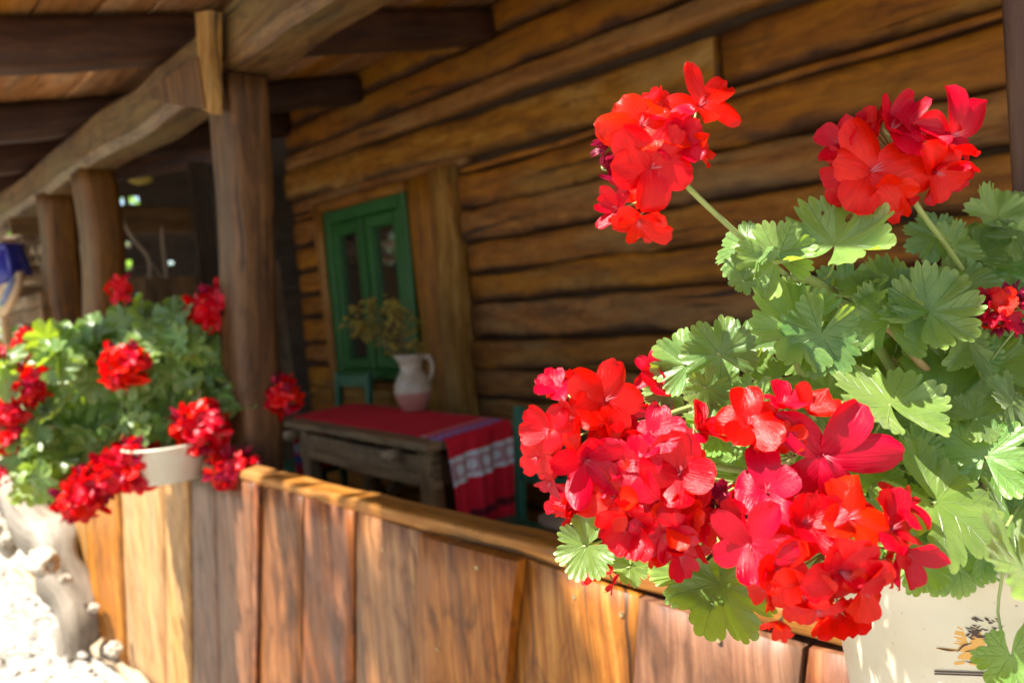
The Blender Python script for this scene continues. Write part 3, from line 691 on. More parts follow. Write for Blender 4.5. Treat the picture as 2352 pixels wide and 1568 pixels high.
tube('handle', M['navy'], jg, [c_+Vector((r0*.75, 0, hh*.9)), c_+Vector((r0*1.35, -.02, hh*.85)), c_+Vector((r0*1.45, -.02, hh*.5)), c_+Vector((r0*.95, 0, hh*.2))], .014)
c2 = onp(38, 676, .93)
dk = root('round_basket', tuple(c2), 'round tan basket lid with bluish centre leaning below the blue jug', 'basket')
V, Fc = lathe_mesh([(0, .0), (.085, .0), (.125, .004), (.14, .02), (.125, .04), (0, .045)], 28)
Mx = Matrix.Translation(c2) @ Matrix.Rotation(math.radians(65), 4, 'X')
put('rim', mesh('rim', [Mx @ Vector(v) for v in V], Fc), M['pale'], dk)
V, Fc = lathe_mesh([(0, .052), (.09, .052), (.092, .044)], 24); put('centre', mesh('centre', [Mx @ Vector(v) for v in V], Fc), plain('slate_blue', (.12, .13, .22), .6), dk)
# weathered stump / root at the far end of the parapet and two pale boulders
c_ = onp(75, 1180, .9)
st = root('weathered_stump', (c_.x, c_.y, GZ), 'grey weathered leaning stump at the far left end of the parapet', 'stump')
q0 = onp(170, 1420, .90); q1 = onp(118, 1260, .88); q2 = onp(62, 1150, .86); q3 = onp(40, 1080, .90)
member('trunk', 'stump', st, [(q0.x+.05, q0.y+.02, GZ-.25), (q0.x+.02, q0.y+.02, min(q0.z, GZ+.12)), tuple(q1), tuple(q2), tuple(q3)], .30, .26, side=(1, 0, 0), n=36, prof='log', K=24, wob=.06, edgewob=.30, seed=91, freq=3.5, sc_=(.85, 1.0))
bo = put('boulder', blob(onp(98, 1290, .75), .085, 5, 4, .35, 1.5, (1.5, .8, .75)), M['rock']); tag(bo, 'pale sunlit boulder in front of the stump foot', 'boulder', 'pale boulders by the stump')
bo = put('boulder', blob(onp(18, 1225, .78), .12, 8, 4, .35, 1.5, (1.1, .8, 1)), M['rock']); tag(bo, 'white sunlit boulder at the left picture edge beside the stump', 'boulder', 'pale boulders by the stump')
for k, (px, py) in enumerate(((215, 1395), (150, 1330), (262, 1490), (60, 1420))):
    bo = put('stone', blob(onp(px, py, .86), .026+.006*k, 20+k, 3, .4, 1.6, (1.2, .9, .8)), M['rock']); tag(bo, ('small pale stone lying at the foot of the leftmost plank', 'small stone between the boulder and the parapet foot', 'cream stone at the foot of the second plank', 'flat pale stone lying below the boulders')[k], 'stone', 'small stones at the parapet foot')

# ================================================================== TABLE
TZ = .85
A, B, C_, D_ = onz(985, 1022, TZ), onz(1172, 962, TZ), onz(660, 966, TZ), onz(830, 928, TZ)
D_ = C_+(B-A)
tb = root('wooden_table', ((A.x+D_.x)/2, (A.y+D_.y)/2, .1), 'weathered rustic table with pegged frame against the house wall', 'table')
up3 = Vector((0, 0, 1)); ex_ = (A-C_).normalized(); ey_ = (B-A).normalized(); LX = (A-C_).length; LY = (B-A).length
def tp(u_, v_, z_): p = C_+ex_*u_+ey_*v_; return Vector((p.x, p.y, z_))
for k in range(3):
    v_ = LY*(k+.5)/3
    member('top_board', 'table', tb, [tp(-.01, v_, TZ-.018), tp(LX+.005, v_, TZ-.018)], LY/3-.006, .034, side=ey_, n=6, seed=k, edgewob=.03, wob=.004)
member('apron', 'table', tb, [tp(.05, .07, TZ-.14), tp(LX-.04, .07, TZ-.14)], .045, .13, side=ey_, n=6, seed=5, edgewob=.1, wob=.01)
member('apron', 'table', tb, [tp(.05, LY-.07, TZ-.14), tp(LX-.04, LY-.07, TZ-.14)], .045, .13, side=ey_, n=6, seed=6)
member('apron', 'table', tb, [tp(LX-.08, .09, TZ-.14), tp(LX-.08, LY-.09, TZ-.14)], .045, .13, side=ex_, n=4, seed=7)
for u_, v_ in ((.12, .08), (LX-.10, .08), (.12, LY-.08), (LX-.10, LY-.08)):
    member('leg', 'table', tb, [tp(u_, v_, .1), tp(u_, v_, TZ-.04)], .085, .085, side=ex_, n=6, prof='hewn', seed=int(u_*50+v_*9), wob=.01, edgewob=.08)
member('brace', 'table', tb, [tp(.45, .1, .25), tp(.75, LY-.1, TZ-.2)], .04, .05, n=3, seed=11)
member('brace', 'table', tb, [tp(.75, .1, TZ-.22), tp(.40, LY-.1, .25)], .035, .045, n=3, seed=12)
for u_ in (.03, LX-.32):
    a_ = tp(u_, -.035, TZ-.075); tube('peg', M['peg'], tb, [a_, a_+ey_*.12], .026, 10, 2)
# cloth runner over the top, hanging at both ends
def cloth():
    V, Fc, UV = [], [], []; nu, nv = 110, 40; drop, dropb = .43, .36; vs, ve = .075, LY-.05
    tot = dropb+LX+drop
    for i in range(nu+1):
        s = tot*i/nu-dropb
        for j in range(nv+1):
            f = j/nv; v_ = vs+(ve-vs)*f
            if s < 0: u_, z_ = -.06, TZ+.006+s
            elif s > LX: u_, z_ = LX+.045, TZ+.006-(s-LX)
            else: u_, z_ = -.06+(LX+.105)*s/LX, TZ+.006
            hang = max(0, s-LX, -s)
            rip = .02*math.sin(f*15+.5)+.013*math.sin(f*31+2)
            u2 = u_+(rip+.012)*min(1, hang/.2)*(1 if s > 0 else -1)
            z2 = z_+.0035*noise.noise(Vector((u_*6, v_*6, 0)))-(.01*math.sin(f*9) if hang > .3 else 0)*min(1, (hang-.3)*8 if hang > .3 else 0)
            if s > LX: u2 += .0
            p = C_+ex_*u2+ey_*v_; V.append((p.x, p.y, z2+.002)); UV.append((s-LX, v_))
    for i in range(nu):
        for j in range(nv): a_ = i*(nv+1)+j; Fc.append((a_, a_+nv+1, a_+nv+2, a_+1))
    return mesh('tablecloth', V, Fc, {k: q for k, q in enumerate(UV)})
cl = put('tablecloth', cloth(), M['cloth']); tag(cl, 'red woven tablecloth with white lace and blue flower bands hanging over the table end', 'tablecloth')
so2 = cl.modifiers.new('thickness', 'SOLIDIFY'); so2.thickness = .003
# jug with dried flowers
jc = onz(953, 942, TZ+.01)
jg = root('ceramic_jug', tuple(jc), 'cream ceramic jug with grey drawing and pink foot on the red cloth', 'jug')
hj = .30; pr_ = [(0, 0), (.056, 0), (.066, .01), (.090, .06), (.100, .10), (.094, .145), (.074, .185), (.056, .21), (.058, .245), (.066, .275), (.072, .295), (.066, .295), (.052, .25), (0, .22)]
V, Fc = lathe_mesh(pr_, 36); me = mesh('body', V, Fc)
for v in me.vertices:
    if v.co.z > .26 and v.co.x < -.03: v.co.x -= (v.co.z-.26)*.55
b_ = bpy.data.objects.new('body', me); COL.objects.link(b_); me.materials.append(M['jug']); b_.parent = jg
hv, hf = tube_mesh([(.06, 0, .27), (.092, 0, .277), (.110, 0, .24), (.106, 0, .19), (.088, 0, .15)], [.012, .013, .012, .011, .010])
b_ = bpy.data.objects.new('handle', mesh('handle', hv, hf)); b_.data.materials.append(M['jug']); COL.objects.link(b_); b_.parent = jg
jg.rotation_euler.z = math.atan2(RT.y, RT.x)
bq = root('dried_bouquet', tuple(jc+Vector((0, 0, .25))), 'bunch of dried golden flowers standing in the ceramic jug', 'bouquet')
rl = random.Random(31); tips = []
for k in range(38):
    a_ = rl.random()*6.28; sp_ = rl.random(); px, py = 900+rl.gauss(0, 38)-12*sp_, 738+rl.gauss(0, 38)
    if k < 5: px, py = 835+rl.gauss(0, 10), 760+rl.gauss(0, 14)
    if k in (5, 6): px, py = 960, 800
    r = ray(px, py); d = (jc-CAM).dot(FW)+rl.gauss(0, .05); tips.append(CAM+r*d)
parts = []; fl_ = []
for k, tpnt in enumerate(tips):
    b0 = jc+Vector((rl.gauss(0, .015), rl.gauss(0, .015), .22)); mid = b0.lerp(tpnt, .5)+Vector((0, 0, .03))
    parts.append(tube_mesh([b0, mid, tpnt], [.0022, .002, .0012], 5, 3))
    for q in range(7):
        cc = tpnt+Vector((rl.gauss(0, .022), rl.gauss(0, .022), rl.gauss(0, .016))); fl_.append(pebble(cc, .009+.011*rl.random(), k*9+q))
V, Fc = join(parts); put('stems', mesh('stems', V, Fc), M['strawstem'], bq)
V, Fc = join(fl_); f_ = put('flower_sprays', mesh('flower_sprays', V, Fc, smooth=False), M['straw'], bq); f_['kind'] = 'stuff'

# ================================================================== CHAIRS
def chair(label, c0, e1, e2, back=True, seatz=.55, top=.96, name='wooden_chair', S=.42, cat='chair'):
    ch = root(name, (c0.x, c0.y, .1), label, cat, 'green painted seats around the table')
    e1, e2 = Vector(e1).normalized(), Vector(e2).normalized(); c0 = Vector((c0.x, c0.y, 0))
    def q(a_, b2, z_): p = c0+e1*a_+e2*b2; return (p.x, p.y, z_)
    member('seat', 'chairw', ch, [q(-S/2, 0, seatz-.015), q(S/2, 0, seatz-.015)], S, .03, side=e2, n=2)
    for a_ in (-1, 1):
        member('leg', 'chairw', ch, [q(a_*(S/2-.025), -S/2+.03, .1), q(a_*(S/2-.025), -S/2+.03, seatz-.031)], .04, .04, side=e1, n=2)
        if back: member('back_post', 'chairw', ch, [q(a_*(S/2-.02), S/2+.03, .1), q(a_*(S/2-.02), S/2+.022, seatz), q(a_*(S/2-.02), S/2+.06, top)], .045, .035, side=e1, n=4)
        else: member('leg', 'chairw', ch, [q(a_*(S/2-.025), S/2-.03, .1), q(a_*(S/2-.025), S/2-.03, seatz-.031)], .04, .04, side=e1, n=2)
        member('stretcher', 'chairw', ch, [q(a_*(S/2-.025), -S/2+.05, .28), q(a_*(S/2-.025), S/2-.01 if back else S/2-.05, .28)], .025, .025, side=e1, n=1)
    member('seat_rail', 'chairw', ch, [q(-S/2+.05, -S/2+.03, seatz-.06), q(S/2-.05, -S/2+.03, seatz-.06)], .02, .055, side=e2, n=1)
    if back:
        member('top_rail', 'chairw', ch, [q(-S/2+.045, S/2+.055, top-.05), q(S/2-.045, S/2+.055, top-.05)], .022, .075, side=e2, n=1)
        member('back_slat', 'chairw', ch, [q(-S/2+.045, S/2+.038, seatz+.17), q(S/2-.045, S/2+.038, seatz+.17)], .02, .05, side=e2, n=1)
    return ch
M['chairw'] = M['chair']
cR = onz(1197, 1180, .50)+Vector((.985, -.174, 0))*.18-Vector((.174, .985, 0))*.225
chair('green painted chair right of the hanging cloth, seen behind the red blossoms', cR, (.985, -.174, 0), (.174, .985, 0), seatz=.50, top=.95, S=.40)
cb = onp(802, 862, 2.50)
chair('dark green chair between the table and the green window', Vector((cb.x+.05, 2.24, 0)), (1, 0, 0), (0, 1, 0), seatz=.52, top=cb.z+.02, S=.40)
cS = onz(655, 1070, .50)
chair('low green stool at the far end of the table behind the first post', cS, (1, 0, 0), (0, 1, 0), back=False, seatz=.50, name='stool', S=.38, cat='stool')
bl_ = put('cushion', blob(onz(1296, 1196, .545), .085, 3, 3, .12, 1, (1.3, 1, .45)), M['bread']); tag(bl_, 'rounded tan bundle lying on the seat of the right chair', 'bundle')

# ================================================================== TREES (light the chinks and the window reflection)
def tree(label, x, y, h, r, seed, n=3600, lean=(0, 0), vs=.36, cz_=.56):
    t_ = root('tree', (x, y, GZ), label, 'tree', 'trees around the yard'); rl = random.Random(seed)
    limbs = [tube_mesh([(x, y, GZ-.3), (x+.1, y+.05, h*.3), (x-.1, y, h*.75)], [.22, .17, .06], 8, 3)]
    cl_ = []
    for k in range(26):
        d = Vector((rl.gauss(0, 1), rl.gauss(0, 1), rl.gauss(0, .8))).normalized(); c3 = Vector((x+lean[0], y+lean[1], h*cz_))+Vector((d.x*r*.8, d.y*r*.8, d.z*h*vs)); cl_.append(c3)
        if k % 2 == 0: limbs.append(tube_mesh([(x, y, h*(.25+.3*rl.random())), Vector((x, y, h*.5)).lerp(c3, .6)+Vector((0, 0, .2)), c3], [.07, .045, .015], 6, 2))
    V, Fc = join(limbs); put('trunk', mesh('trunk', V, Fc), M['bark'], t_)
    V, Fc = [], []
    for k in range(n):
        c3 = rl.choice(cl_); p = c3+Vector((rl.gauss(0, 1), rl.gauss(0, 1), rl.gauss(0, .8)))*r*.2
        a_ = Vector((rl.gauss(0, 1), rl.gauss(0, 1), rl.gauss(0, .5))).normalized(); b2 = a_.orthogonal().normalized(); s = .06+.08*rl.random(); i = len(V)
        V += [p-a_*s, p+b2*s*.5, p+a_*s, p-b2*s*.5]; Fc.append((i, i+1, i+2, i+3))
    cr = put('crown', mesh('crown', V, Fc, smooth=False), M['treeleaf'], t_); cr['kind'] = 'stuff'
tree('leafy tree in full sun beyond the dark shed', -15, 4.2, 5.5, 2.6, 1)
tree('leafy tree in sun left of the shed', -14, .2, 5.0, 2.3, 2)
tree('tall tree across the yard mirrored in the window', -15.5, -4.5, 7, 3.0, 3)
tree('tree further across the yard mirrored in the window', -12.5, -7.5, 5.5, 2.6, 4)

tree('unseen light leafed tree added so its boughs dapple the parapet', -3.6, -3.0, 6.2, .70, 6, n=800, lean=(1.35, 1.50), vs=.08, cz_=.80)  # out-of-view tree, added with its crown set to throw dappled shade on planks

# ================================================================== POTS
def bucket(name, c0, r0, r1, h, mat, label, rimr=.006, n=64, cat='flower pot'):
    p = root(name, tuple(c0), label, cat)
    prof = [(0, 0), (r0-.006, 0), (r0, .004), (r0, .012)]+[(r0+(r1-r0)*k/8, .012+(h-.024)*k/8) for k in range(1, 9)]
    prof += [(r1+rimr, h-.010), (r1+rimr*1.3, h-.004), (r1+rimr*.8, h), (r1-.001, h-.002), (r1-.004, h-.02), (r1-.012, h-.05)]
    V, Fc = lathe_mesh(prof, n); o = bpy.data.objects.new('body', mesh('body', V, Fc)); o.data.materials.append(mat); COL.objects.link(o); o.parent = p
    V, Fc = [], []; rs = r1-.010
    V.append((0, 0, h-.03))
    for k in range(24): a_ = 2*math.pi*k/24; V.append((rs*math.cos(a_), rs*math.sin(a_), h-.034))
    for k in range(24): Fc.append((0, 1+k, 1+(k+1) % 24))
    o = bpy.data.objects.new('soil', mesh('soil', V, Fc)); o.data.materials.append(M['soil']); COL.objects.link(o); o.parent = p
    return p
# right bucket, hung on the parapet by an iron hook
PR = atd(2238, 1500, .80); PR.z = .80; RB0, RB1, RBH = .103, .140, .330
potR = bucket('flower_bucket', PR, RB0, RB1, RBH, M['cream'], 'cream enamel bucket printed with brown wheat ears, hung on the parapet at right')
tube('hanger', M['iron'], potR, [PR+Vector((0, RB0+.012, .06)), PR+Vector((0, RB0+.05, RBH-.1)), Vector((PR.x, 1.0-.02, .90)), Vector((PR.x, 1.03, .925)), Vector((PR.x, 1.09, .91)), Vector((PR.x, 1.095, .86))], .004)
def on_pot(px, py, lift=.0012):
    r = ray(px, py); o = CAM-PR
    # cone: radius grows linearly with height
    k_ = (RB1-RB0)/RBH; a_ = r.x**2+r.y**2-(k_*r.z)**2; rr0 = RB0+lift+k_*o.z
    b2 = 2*(o.x*r.x+o.y*r.y-rr0*k_*r.z); c2_ = o.x**2+o.y**2-rr0**2; disc = b2*b2-4*a_*c2_
    if disc < 0: return None
    return CAM+r*((-b2-math.sqrt(disc))/(2*a_))
def stroke(pxs, w):
    """a brushed line on the bucket: tapering ribbon 0.6 mm proud"""
    V, Fc = [], []; n = 10; P = []
    for i in range(n+1):
        s = i/n*(len(pxs)-1); j = min(int(s), len(pxs)-2); f = s-j
        P.append((pxs[j][0]*(1-f)+pxs[j+1][0]*f, pxs[j][1]*(1-f)+pxs[j+1][1]*f))
    for i, (x, y) in enumerate(P):
        x2, y2 = P[min(i+1, n)]; x1, y1 = P[max(i-1, 0)]; L = math.hypot(x2-x1, y2-y1) or 1; nx, ny_ = -(y2-y1)/L, (x2-x1)/L
        ww = w*(.35+1.3*math.sin(math.pi*min(1, max(0, i/n)))) if len(pxs) != 2 else w
        ww *= 1.5 if lift_now[0] < .001 else 1.15
        for s in (-1, 1):
            q = on_pot(x+nx*ww*s, y+ny_*ww*s, lift_now[0])
            if q is None: return [], []
            V.append(q)
    for i in range(n): Fc.append((2*i, 2*i+1, 2*i+3, 2*i+2))
    return V, Fc
rl = random.Random(4); och, lin = [], []
lift_now = [.0008]
for k in range(9):   # awns, upper ear
    y0 = 1395+k*7+rl.random()*4; och.append(stroke([(2290, y0+16+rl.random()*8), (2240, y0+8+rl.random()*5), (2180+rl.random()*30, y0+rl.random()*8)], 1.6))
for k in range(10):
    y0 = 1440+k*5; och.append(stroke([(2300, 1462+k*3), (2245, 1452+k*4), (2178+rl.random()*36, y0-4)], 1.7))
och.append(stroke([(2300, 1470), (2270, 1460), (2235, 1460), (2210, 1452)], 9)); och.append(stroke([(2300, 1440), (2265, 1428), (2230, 1420)], 6))
for pts_, w in (([(2200, 1492), (2225, 1482), (2250, 1478)], 5), ([(2200, 1510), (2235, 1500), (2290, 1508)], 5), ([(2192, 1523), (2215, 1520)], 2.5), ([(2150, 1488), (2185, 1492), (2200, 1492)], 1.5), ([(2225, 1522), (2260, 1520), (2300, 1512)], 4)): och.append(stroke(pts_, w))
lift_now[0] = .0016
for k in range(46):
    x = 2222+78*rl.random(); y = 1448+(x-2222)*.18+rl.gauss(0, 7); s = 5+4*rl.random(); a_ = rl.choice((-.45, .35, .15))
    lin.append(stroke([(x-s, y-s*a_), (x, y+1.5), (x+s, y+s*a_)], .8))
for k in range(16):
    x = 2235+60*rl.random(); y = 1418+(x-2235)*.2+rl.gauss(0, 4); lin.append(stroke([(x-5, y-2), (x, y+1), (x+5, y+2)], .7))
for pts_, w in (([(2150, 1487), (2175, 1492), (2200, 1494)], .9), ([(2198, 1497), (2212, 1482), (2232, 1476)], 1.1), ([(2215, 1496), (2240, 1493), (2255, 1483)], .9), ([(2240, 1512), (2255, 1492), (2290, 1476)], 1.2), ([(2215, 1518), (2240, 1522), (2275, 1518), (2295, 1508)], 1.1), ([(2262, 1470), (2300, 1484)], .8),
                ([(2146, 1540.5), (2291, 1545.5)], 1.6), ([(2146, 1546.5), (2291, 1551.5)], 1.6)): lin.append(stroke(pts_, w))
for lst, nm, mt in ((och, 'wheat_print', 'wheat'), (lin, 'outline_print', 'wheatline')):
    V, Fc = join([p for p in lst if p[0]]); put(nm, mesh(nm, V, Fc, smooth=False), M[mt], potR)
# left bowl standing on the rail
PL = onp(392, 1100, .86)
bowl = bucket('flower_bowl', PL, .098, .130, .125, M['cream'], 'cream round flower bowl hung on the parapet left of the first post', rimr=.008)
tube('hanger', M['iron'], bowl, [PL+Vector((0, .12, .05)), PL+Vector((0, .145, .02)), Vector((PL.x, 1.0, .94)), Vector((PL.x, 1.03, .945)), Vector((PL.x, 1.09, .93)), Vector((PL.x, 1.095, .88))], .004)
PB = atd(2440, 850, 1.02); PB.z = .91
bucket('white_pot', PB, .10, .135, .30, M['whitepot'], 'white pot behind the bucket at the right edge, mostly hidden by leaves')

# ================================================================== GERANIUMS
LOBE = math.radians(47.)
def leaf_mesh(seed, nr=8, per=20, wild=1.0, nt=2.0):
    rl = random.Random(seed); th0 = 3.5*LOBE; nth = 7*per
    lob = [1+.10*rl.gauss(0, 1)*wild*.7-.07*abs(k-3)/3 for k in range(7)]; depth = .16+.06*rl.random(); dn = [depth*rl.uniform(.5, 1.7) for _ in range(8)]; teeth = .075+.03*rl.random()
    cup = rl.uniform(-.30, .42)*wild; bx, by = rl.uniform(-.22, .12)*wild, rl.uniform(-.28, .15)*wild; pl = .10+.10*rl.random(); ph = rl.random()*6; ruf = .09+.10*rl.random(); pk = [rl.uniform(.3, 1.6) for _ in range(7)]; r2 = rl.uniform(1.6, 2.6)
    off = Vector((seed*3.7, 1, 2)); V, UV, Fc = [(0, 0, 0)], [(0, 0)], []
    for j in range(nth+1):
        th = -th0+2*th0*j/nth; q = (th+th0)/LOBE; k = min(int(q), 6); m = (q-k)*2-1
        k2 = min(6, max(0, k+(1 if m > 0 else -1))); lb = lob[k]*(1-abs(m)*.5)+lob[k2]*abs(m)*.5
        R = lb*(1-dn[k+1 if m > 0 else k]*abs(m)**3.2-.05*m*m)
        tt = (m+1)*nt; R += teeth*(abs(math.sin(math.pi*tt))**.7-.5)
        R += .02*noise.noise(Vector((th*6, seed, 0)))
        for i in range(1, nr+1):
            f = (i/nr)**.85; r = R*f; x, y = r*math.sin(th), r*math.cos(th)
            z = pl*pk[k]*r*((1-math.cos(math.pi*m))*.5-.3)*min(1, r*1.6)+.09*r*r*math.sin(th*r2+ph*1.7)+cup*r*r+bx*x*x+by*y*abs(y)+ruf*r**3*math.sin(th*3.3+ph)+.05*noise.noise(Vector((x*2.5, y*2.5, seed)))*r
            z += .03*math.sin(tt*math.pi*2)*f**5
            V.append((x, y, z)); UV.append((x, y))
    for j in range(nth):
        a0, b0 = 1+j*nr, 1+(j+1)*nr; Fc.append((0, b0, a0))
        for i in range(nr-1): Fc.append((a0+i, b0+i, b0+i+1, a0+i+1))
    # faces wound so the normal is +z
    Fc = [tuple(reversed(f)) for f in Fc]
    me = mesh('leaf', V, Fc, {k: q for k, q in enumerate(UV)}); me.materials.append(M['leaf']); return me
LEAF = [leaf_mesh(s) for s in range(14)]
HOLED = LEAF[0].copy(); bm = bmesh.new(); bm.from_mesh(HOLED)   # two insect holes in the largest upper leaf
bmesh.ops.subdivide_edges(bm, edges=bm.edges[:], cuts=1, use_grid_fill=True)
bmesh.ops.delete(bm, geom=[f for f in bm.faces if any(((f.calc_center_median().x-hx)/ra)**2+((f.calc_center_median().y-hy)/rb)**2 < 1 for hx, hy, ra, rb in ((-.40, .55, .035, .035), (.0, .60, .05, .10)))], context='FACES')
bm.to_mesh(HOLED); bm.free(); LEAF.append(HOLED)
LEAFLO = [leaf_mesh(50+s, 4, 8, nt=1.0) for s in range(6)]
def basis(nrm_, tip):
    Z = nrm_.normalized(); Y = (tip-Z*tip.dot(Z))
    if Y.length < 1e-3: Y = Z.orthogonal()
    Y.normalize(); X = Y.cross(Z); return Matrix(((X.x, Y.x, Z.x), (X.y, Y.y, Z.y), (X.z, Y.z, Z.z))).to_4x4()
def camv(v): return RT*v[0]+UP*v[1]-FW*v[2]
def add_leaf(pl, p, nrm_, tip, size, rl, lib=LEAF, petiole=None, which=None, lab=None):
    nrm_ = nrm_+Vector((rl.gauss(0, .22), rl.gauss(0, .22), rl.gauss(0, .22)))
    me = lib[which % len(lib)] if which is not None else rl.choice(lib[:14])
    o = bpy.data.objects.new('leaf', me); COL.objects.link(o); o.parent = pl
    o.matrix_parent_inverse = Matrix.Translation(-wloc(pl)); s = size
    o.matrix_basis = Matrix.Translation(p) @ basis(nrm_, tip) @ Matrix.Diagonal((s*rl.choice((-1, 1)) if False else s, s, s, 1))
    if lab: o['label'] = lab
    if petiole is not None:
        n_ = nrm_.normalized(); e = Vector(petiole); mid = p.lerp(e, .45)-n_*min(.02, (p-e).length*.2)
        V, Fc = tube_mesh([p-n_*size*.03, p-n_*size*.14-tip.normalized()*size*.05, mid, e], [size*.028+.0004, .0011, .0012, .0014], 5, 3); put('petiole', mesh('petiole', V, Fc), M['stem'], o).matrix_parent_inverse = (Matrix.Translation(-wloc(pl)).inverted() @ Matrix.Identity(4)) if False else (Matrix.Translation(p) @ basis(nrm_, tip) @ Matrix.Diagonal((s, s, s, 1))).inverted()
    return o

def floret_mesh(seed, na=5, nl=8, wilt=False):
    rl = random.Random(seed); V, UV, Fc, mi = [], [], [], []
    for p in range(5):
        az = 2*math.pi*p/5+rl.gauss(0, .17); L = (1+rl.gauss(0, .10))*(1.05 if p in (1, 2, 3) else .92)*(1.12 if seed % 4 == 1 else 1); W = ((.36 if seed % 4 != 1 else .30)+.06*rl.random())*(1 if not wilt else .6)
        el0 = math.radians(rl.uniform(25, 45)); el1 = math.radians(rl.uniform(-30, 25)+30*(seed % 3 == 2)) if not wilt else math.radians(rl.uniform(40, 110))
        curl = rl.uniform(-.35, .40); ph = rl.random()*6; rip = .04+.05*rl.random()+(.12 if wilt else 0); tw = rl.gauss(0, .25)
        ca, sa = math.cos(az), math.sin(az); i0 = len(V); rx = 0.; rz = 0.; pts = [(0, 0)]
        for i in range(nl):
            f = (i+.5)/nl; e = el0+(el1-el0)*min(1, f*1.6)-(.5 if not wilt else -.9)*max(0, f-.7); rx += L/nl*math.cos(e); rz += L/nl*math.sin(e); pts.append((rx, rz))
        for i in range(nl+1):
            f = i/nl; w = W*(.07+.93*(math.sin(math.pi*min(1, f*.80+.02))**.9 if f < .62 else math.sin(math.pi*(.62*.8+.02))**.9*max(0, 1-((f-.62)/.40)**2.3)**.5))
            for a in range(na+1):
                g_ = a/na*2-1; x = pts[i][0]; y = w*g_; z = pts[i][1]+curl*g_*g_*w*1.2*f*2+rip*math.sin(g_*3.2+f*5+ph)*f*f+tw*y*f*.6
                if i == nl: x -= .05*(1-abs(g_))  # shallow notch
                x -= .03*g_*g_
                V.append((x*ca-y*sa, x*sa+y*ca, z)); UV.append((g_*w+p*3, f))
        for i in range(nl):
            for a in range(na): q = i0+i*(na+1)+a; Fc.append((q, q+1, q+na+2, q+na+1)); mi.append(0)
    def cone(b, t_, r, m_):
        b, t_ = Vector(b), Vector(t_); n = (t_-b).normalized(); s = n.orthogonal().normalized(); u_ = n.cross(s); i = len(V)
        for k in range(4): a = k*math.pi/2; V.append(b+(s*math.cos(a)+u_*math.sin(a))*r); UV.append((0, 0))
        V.append(t_); UV.append((0, 0))
        for k in range(4): Fc.append((i+k, i+(k+1) % 4, i+4)); mi.append(m_)
    for k in range(7): a = rl.random()*6.28; d = .05+.09*rl.random(); cone((.02*math.cos(a), .02*math.sin(a), .02), (d*math.cos(a), d*math.sin(a), .30+.1*rl.random()), .016, 1)
    for k in range(5): a = 2*math.pi*k/5+.6; cone((0, 0, -.12), (.24*math.cos(a), .24*math.sin(a), .05), .05, 2)
    me = mesh('floret', V, Fc, {k: q for k, q in enumerate(UV)}, mats=mi)
    for m_ in ((M['petal'] if not wilt else M['wilt']), M['pollen'], M['sepal']): me.materials.append(m_)
    return me
FLO = [floret_mesh(s) for s in range(12)]; FLOLO = [floret_mesh(30+s, 3, 5) for s in range(6)]; WILT = [floret_mesh(60+s, 4, 6, True) for s in range(4)]

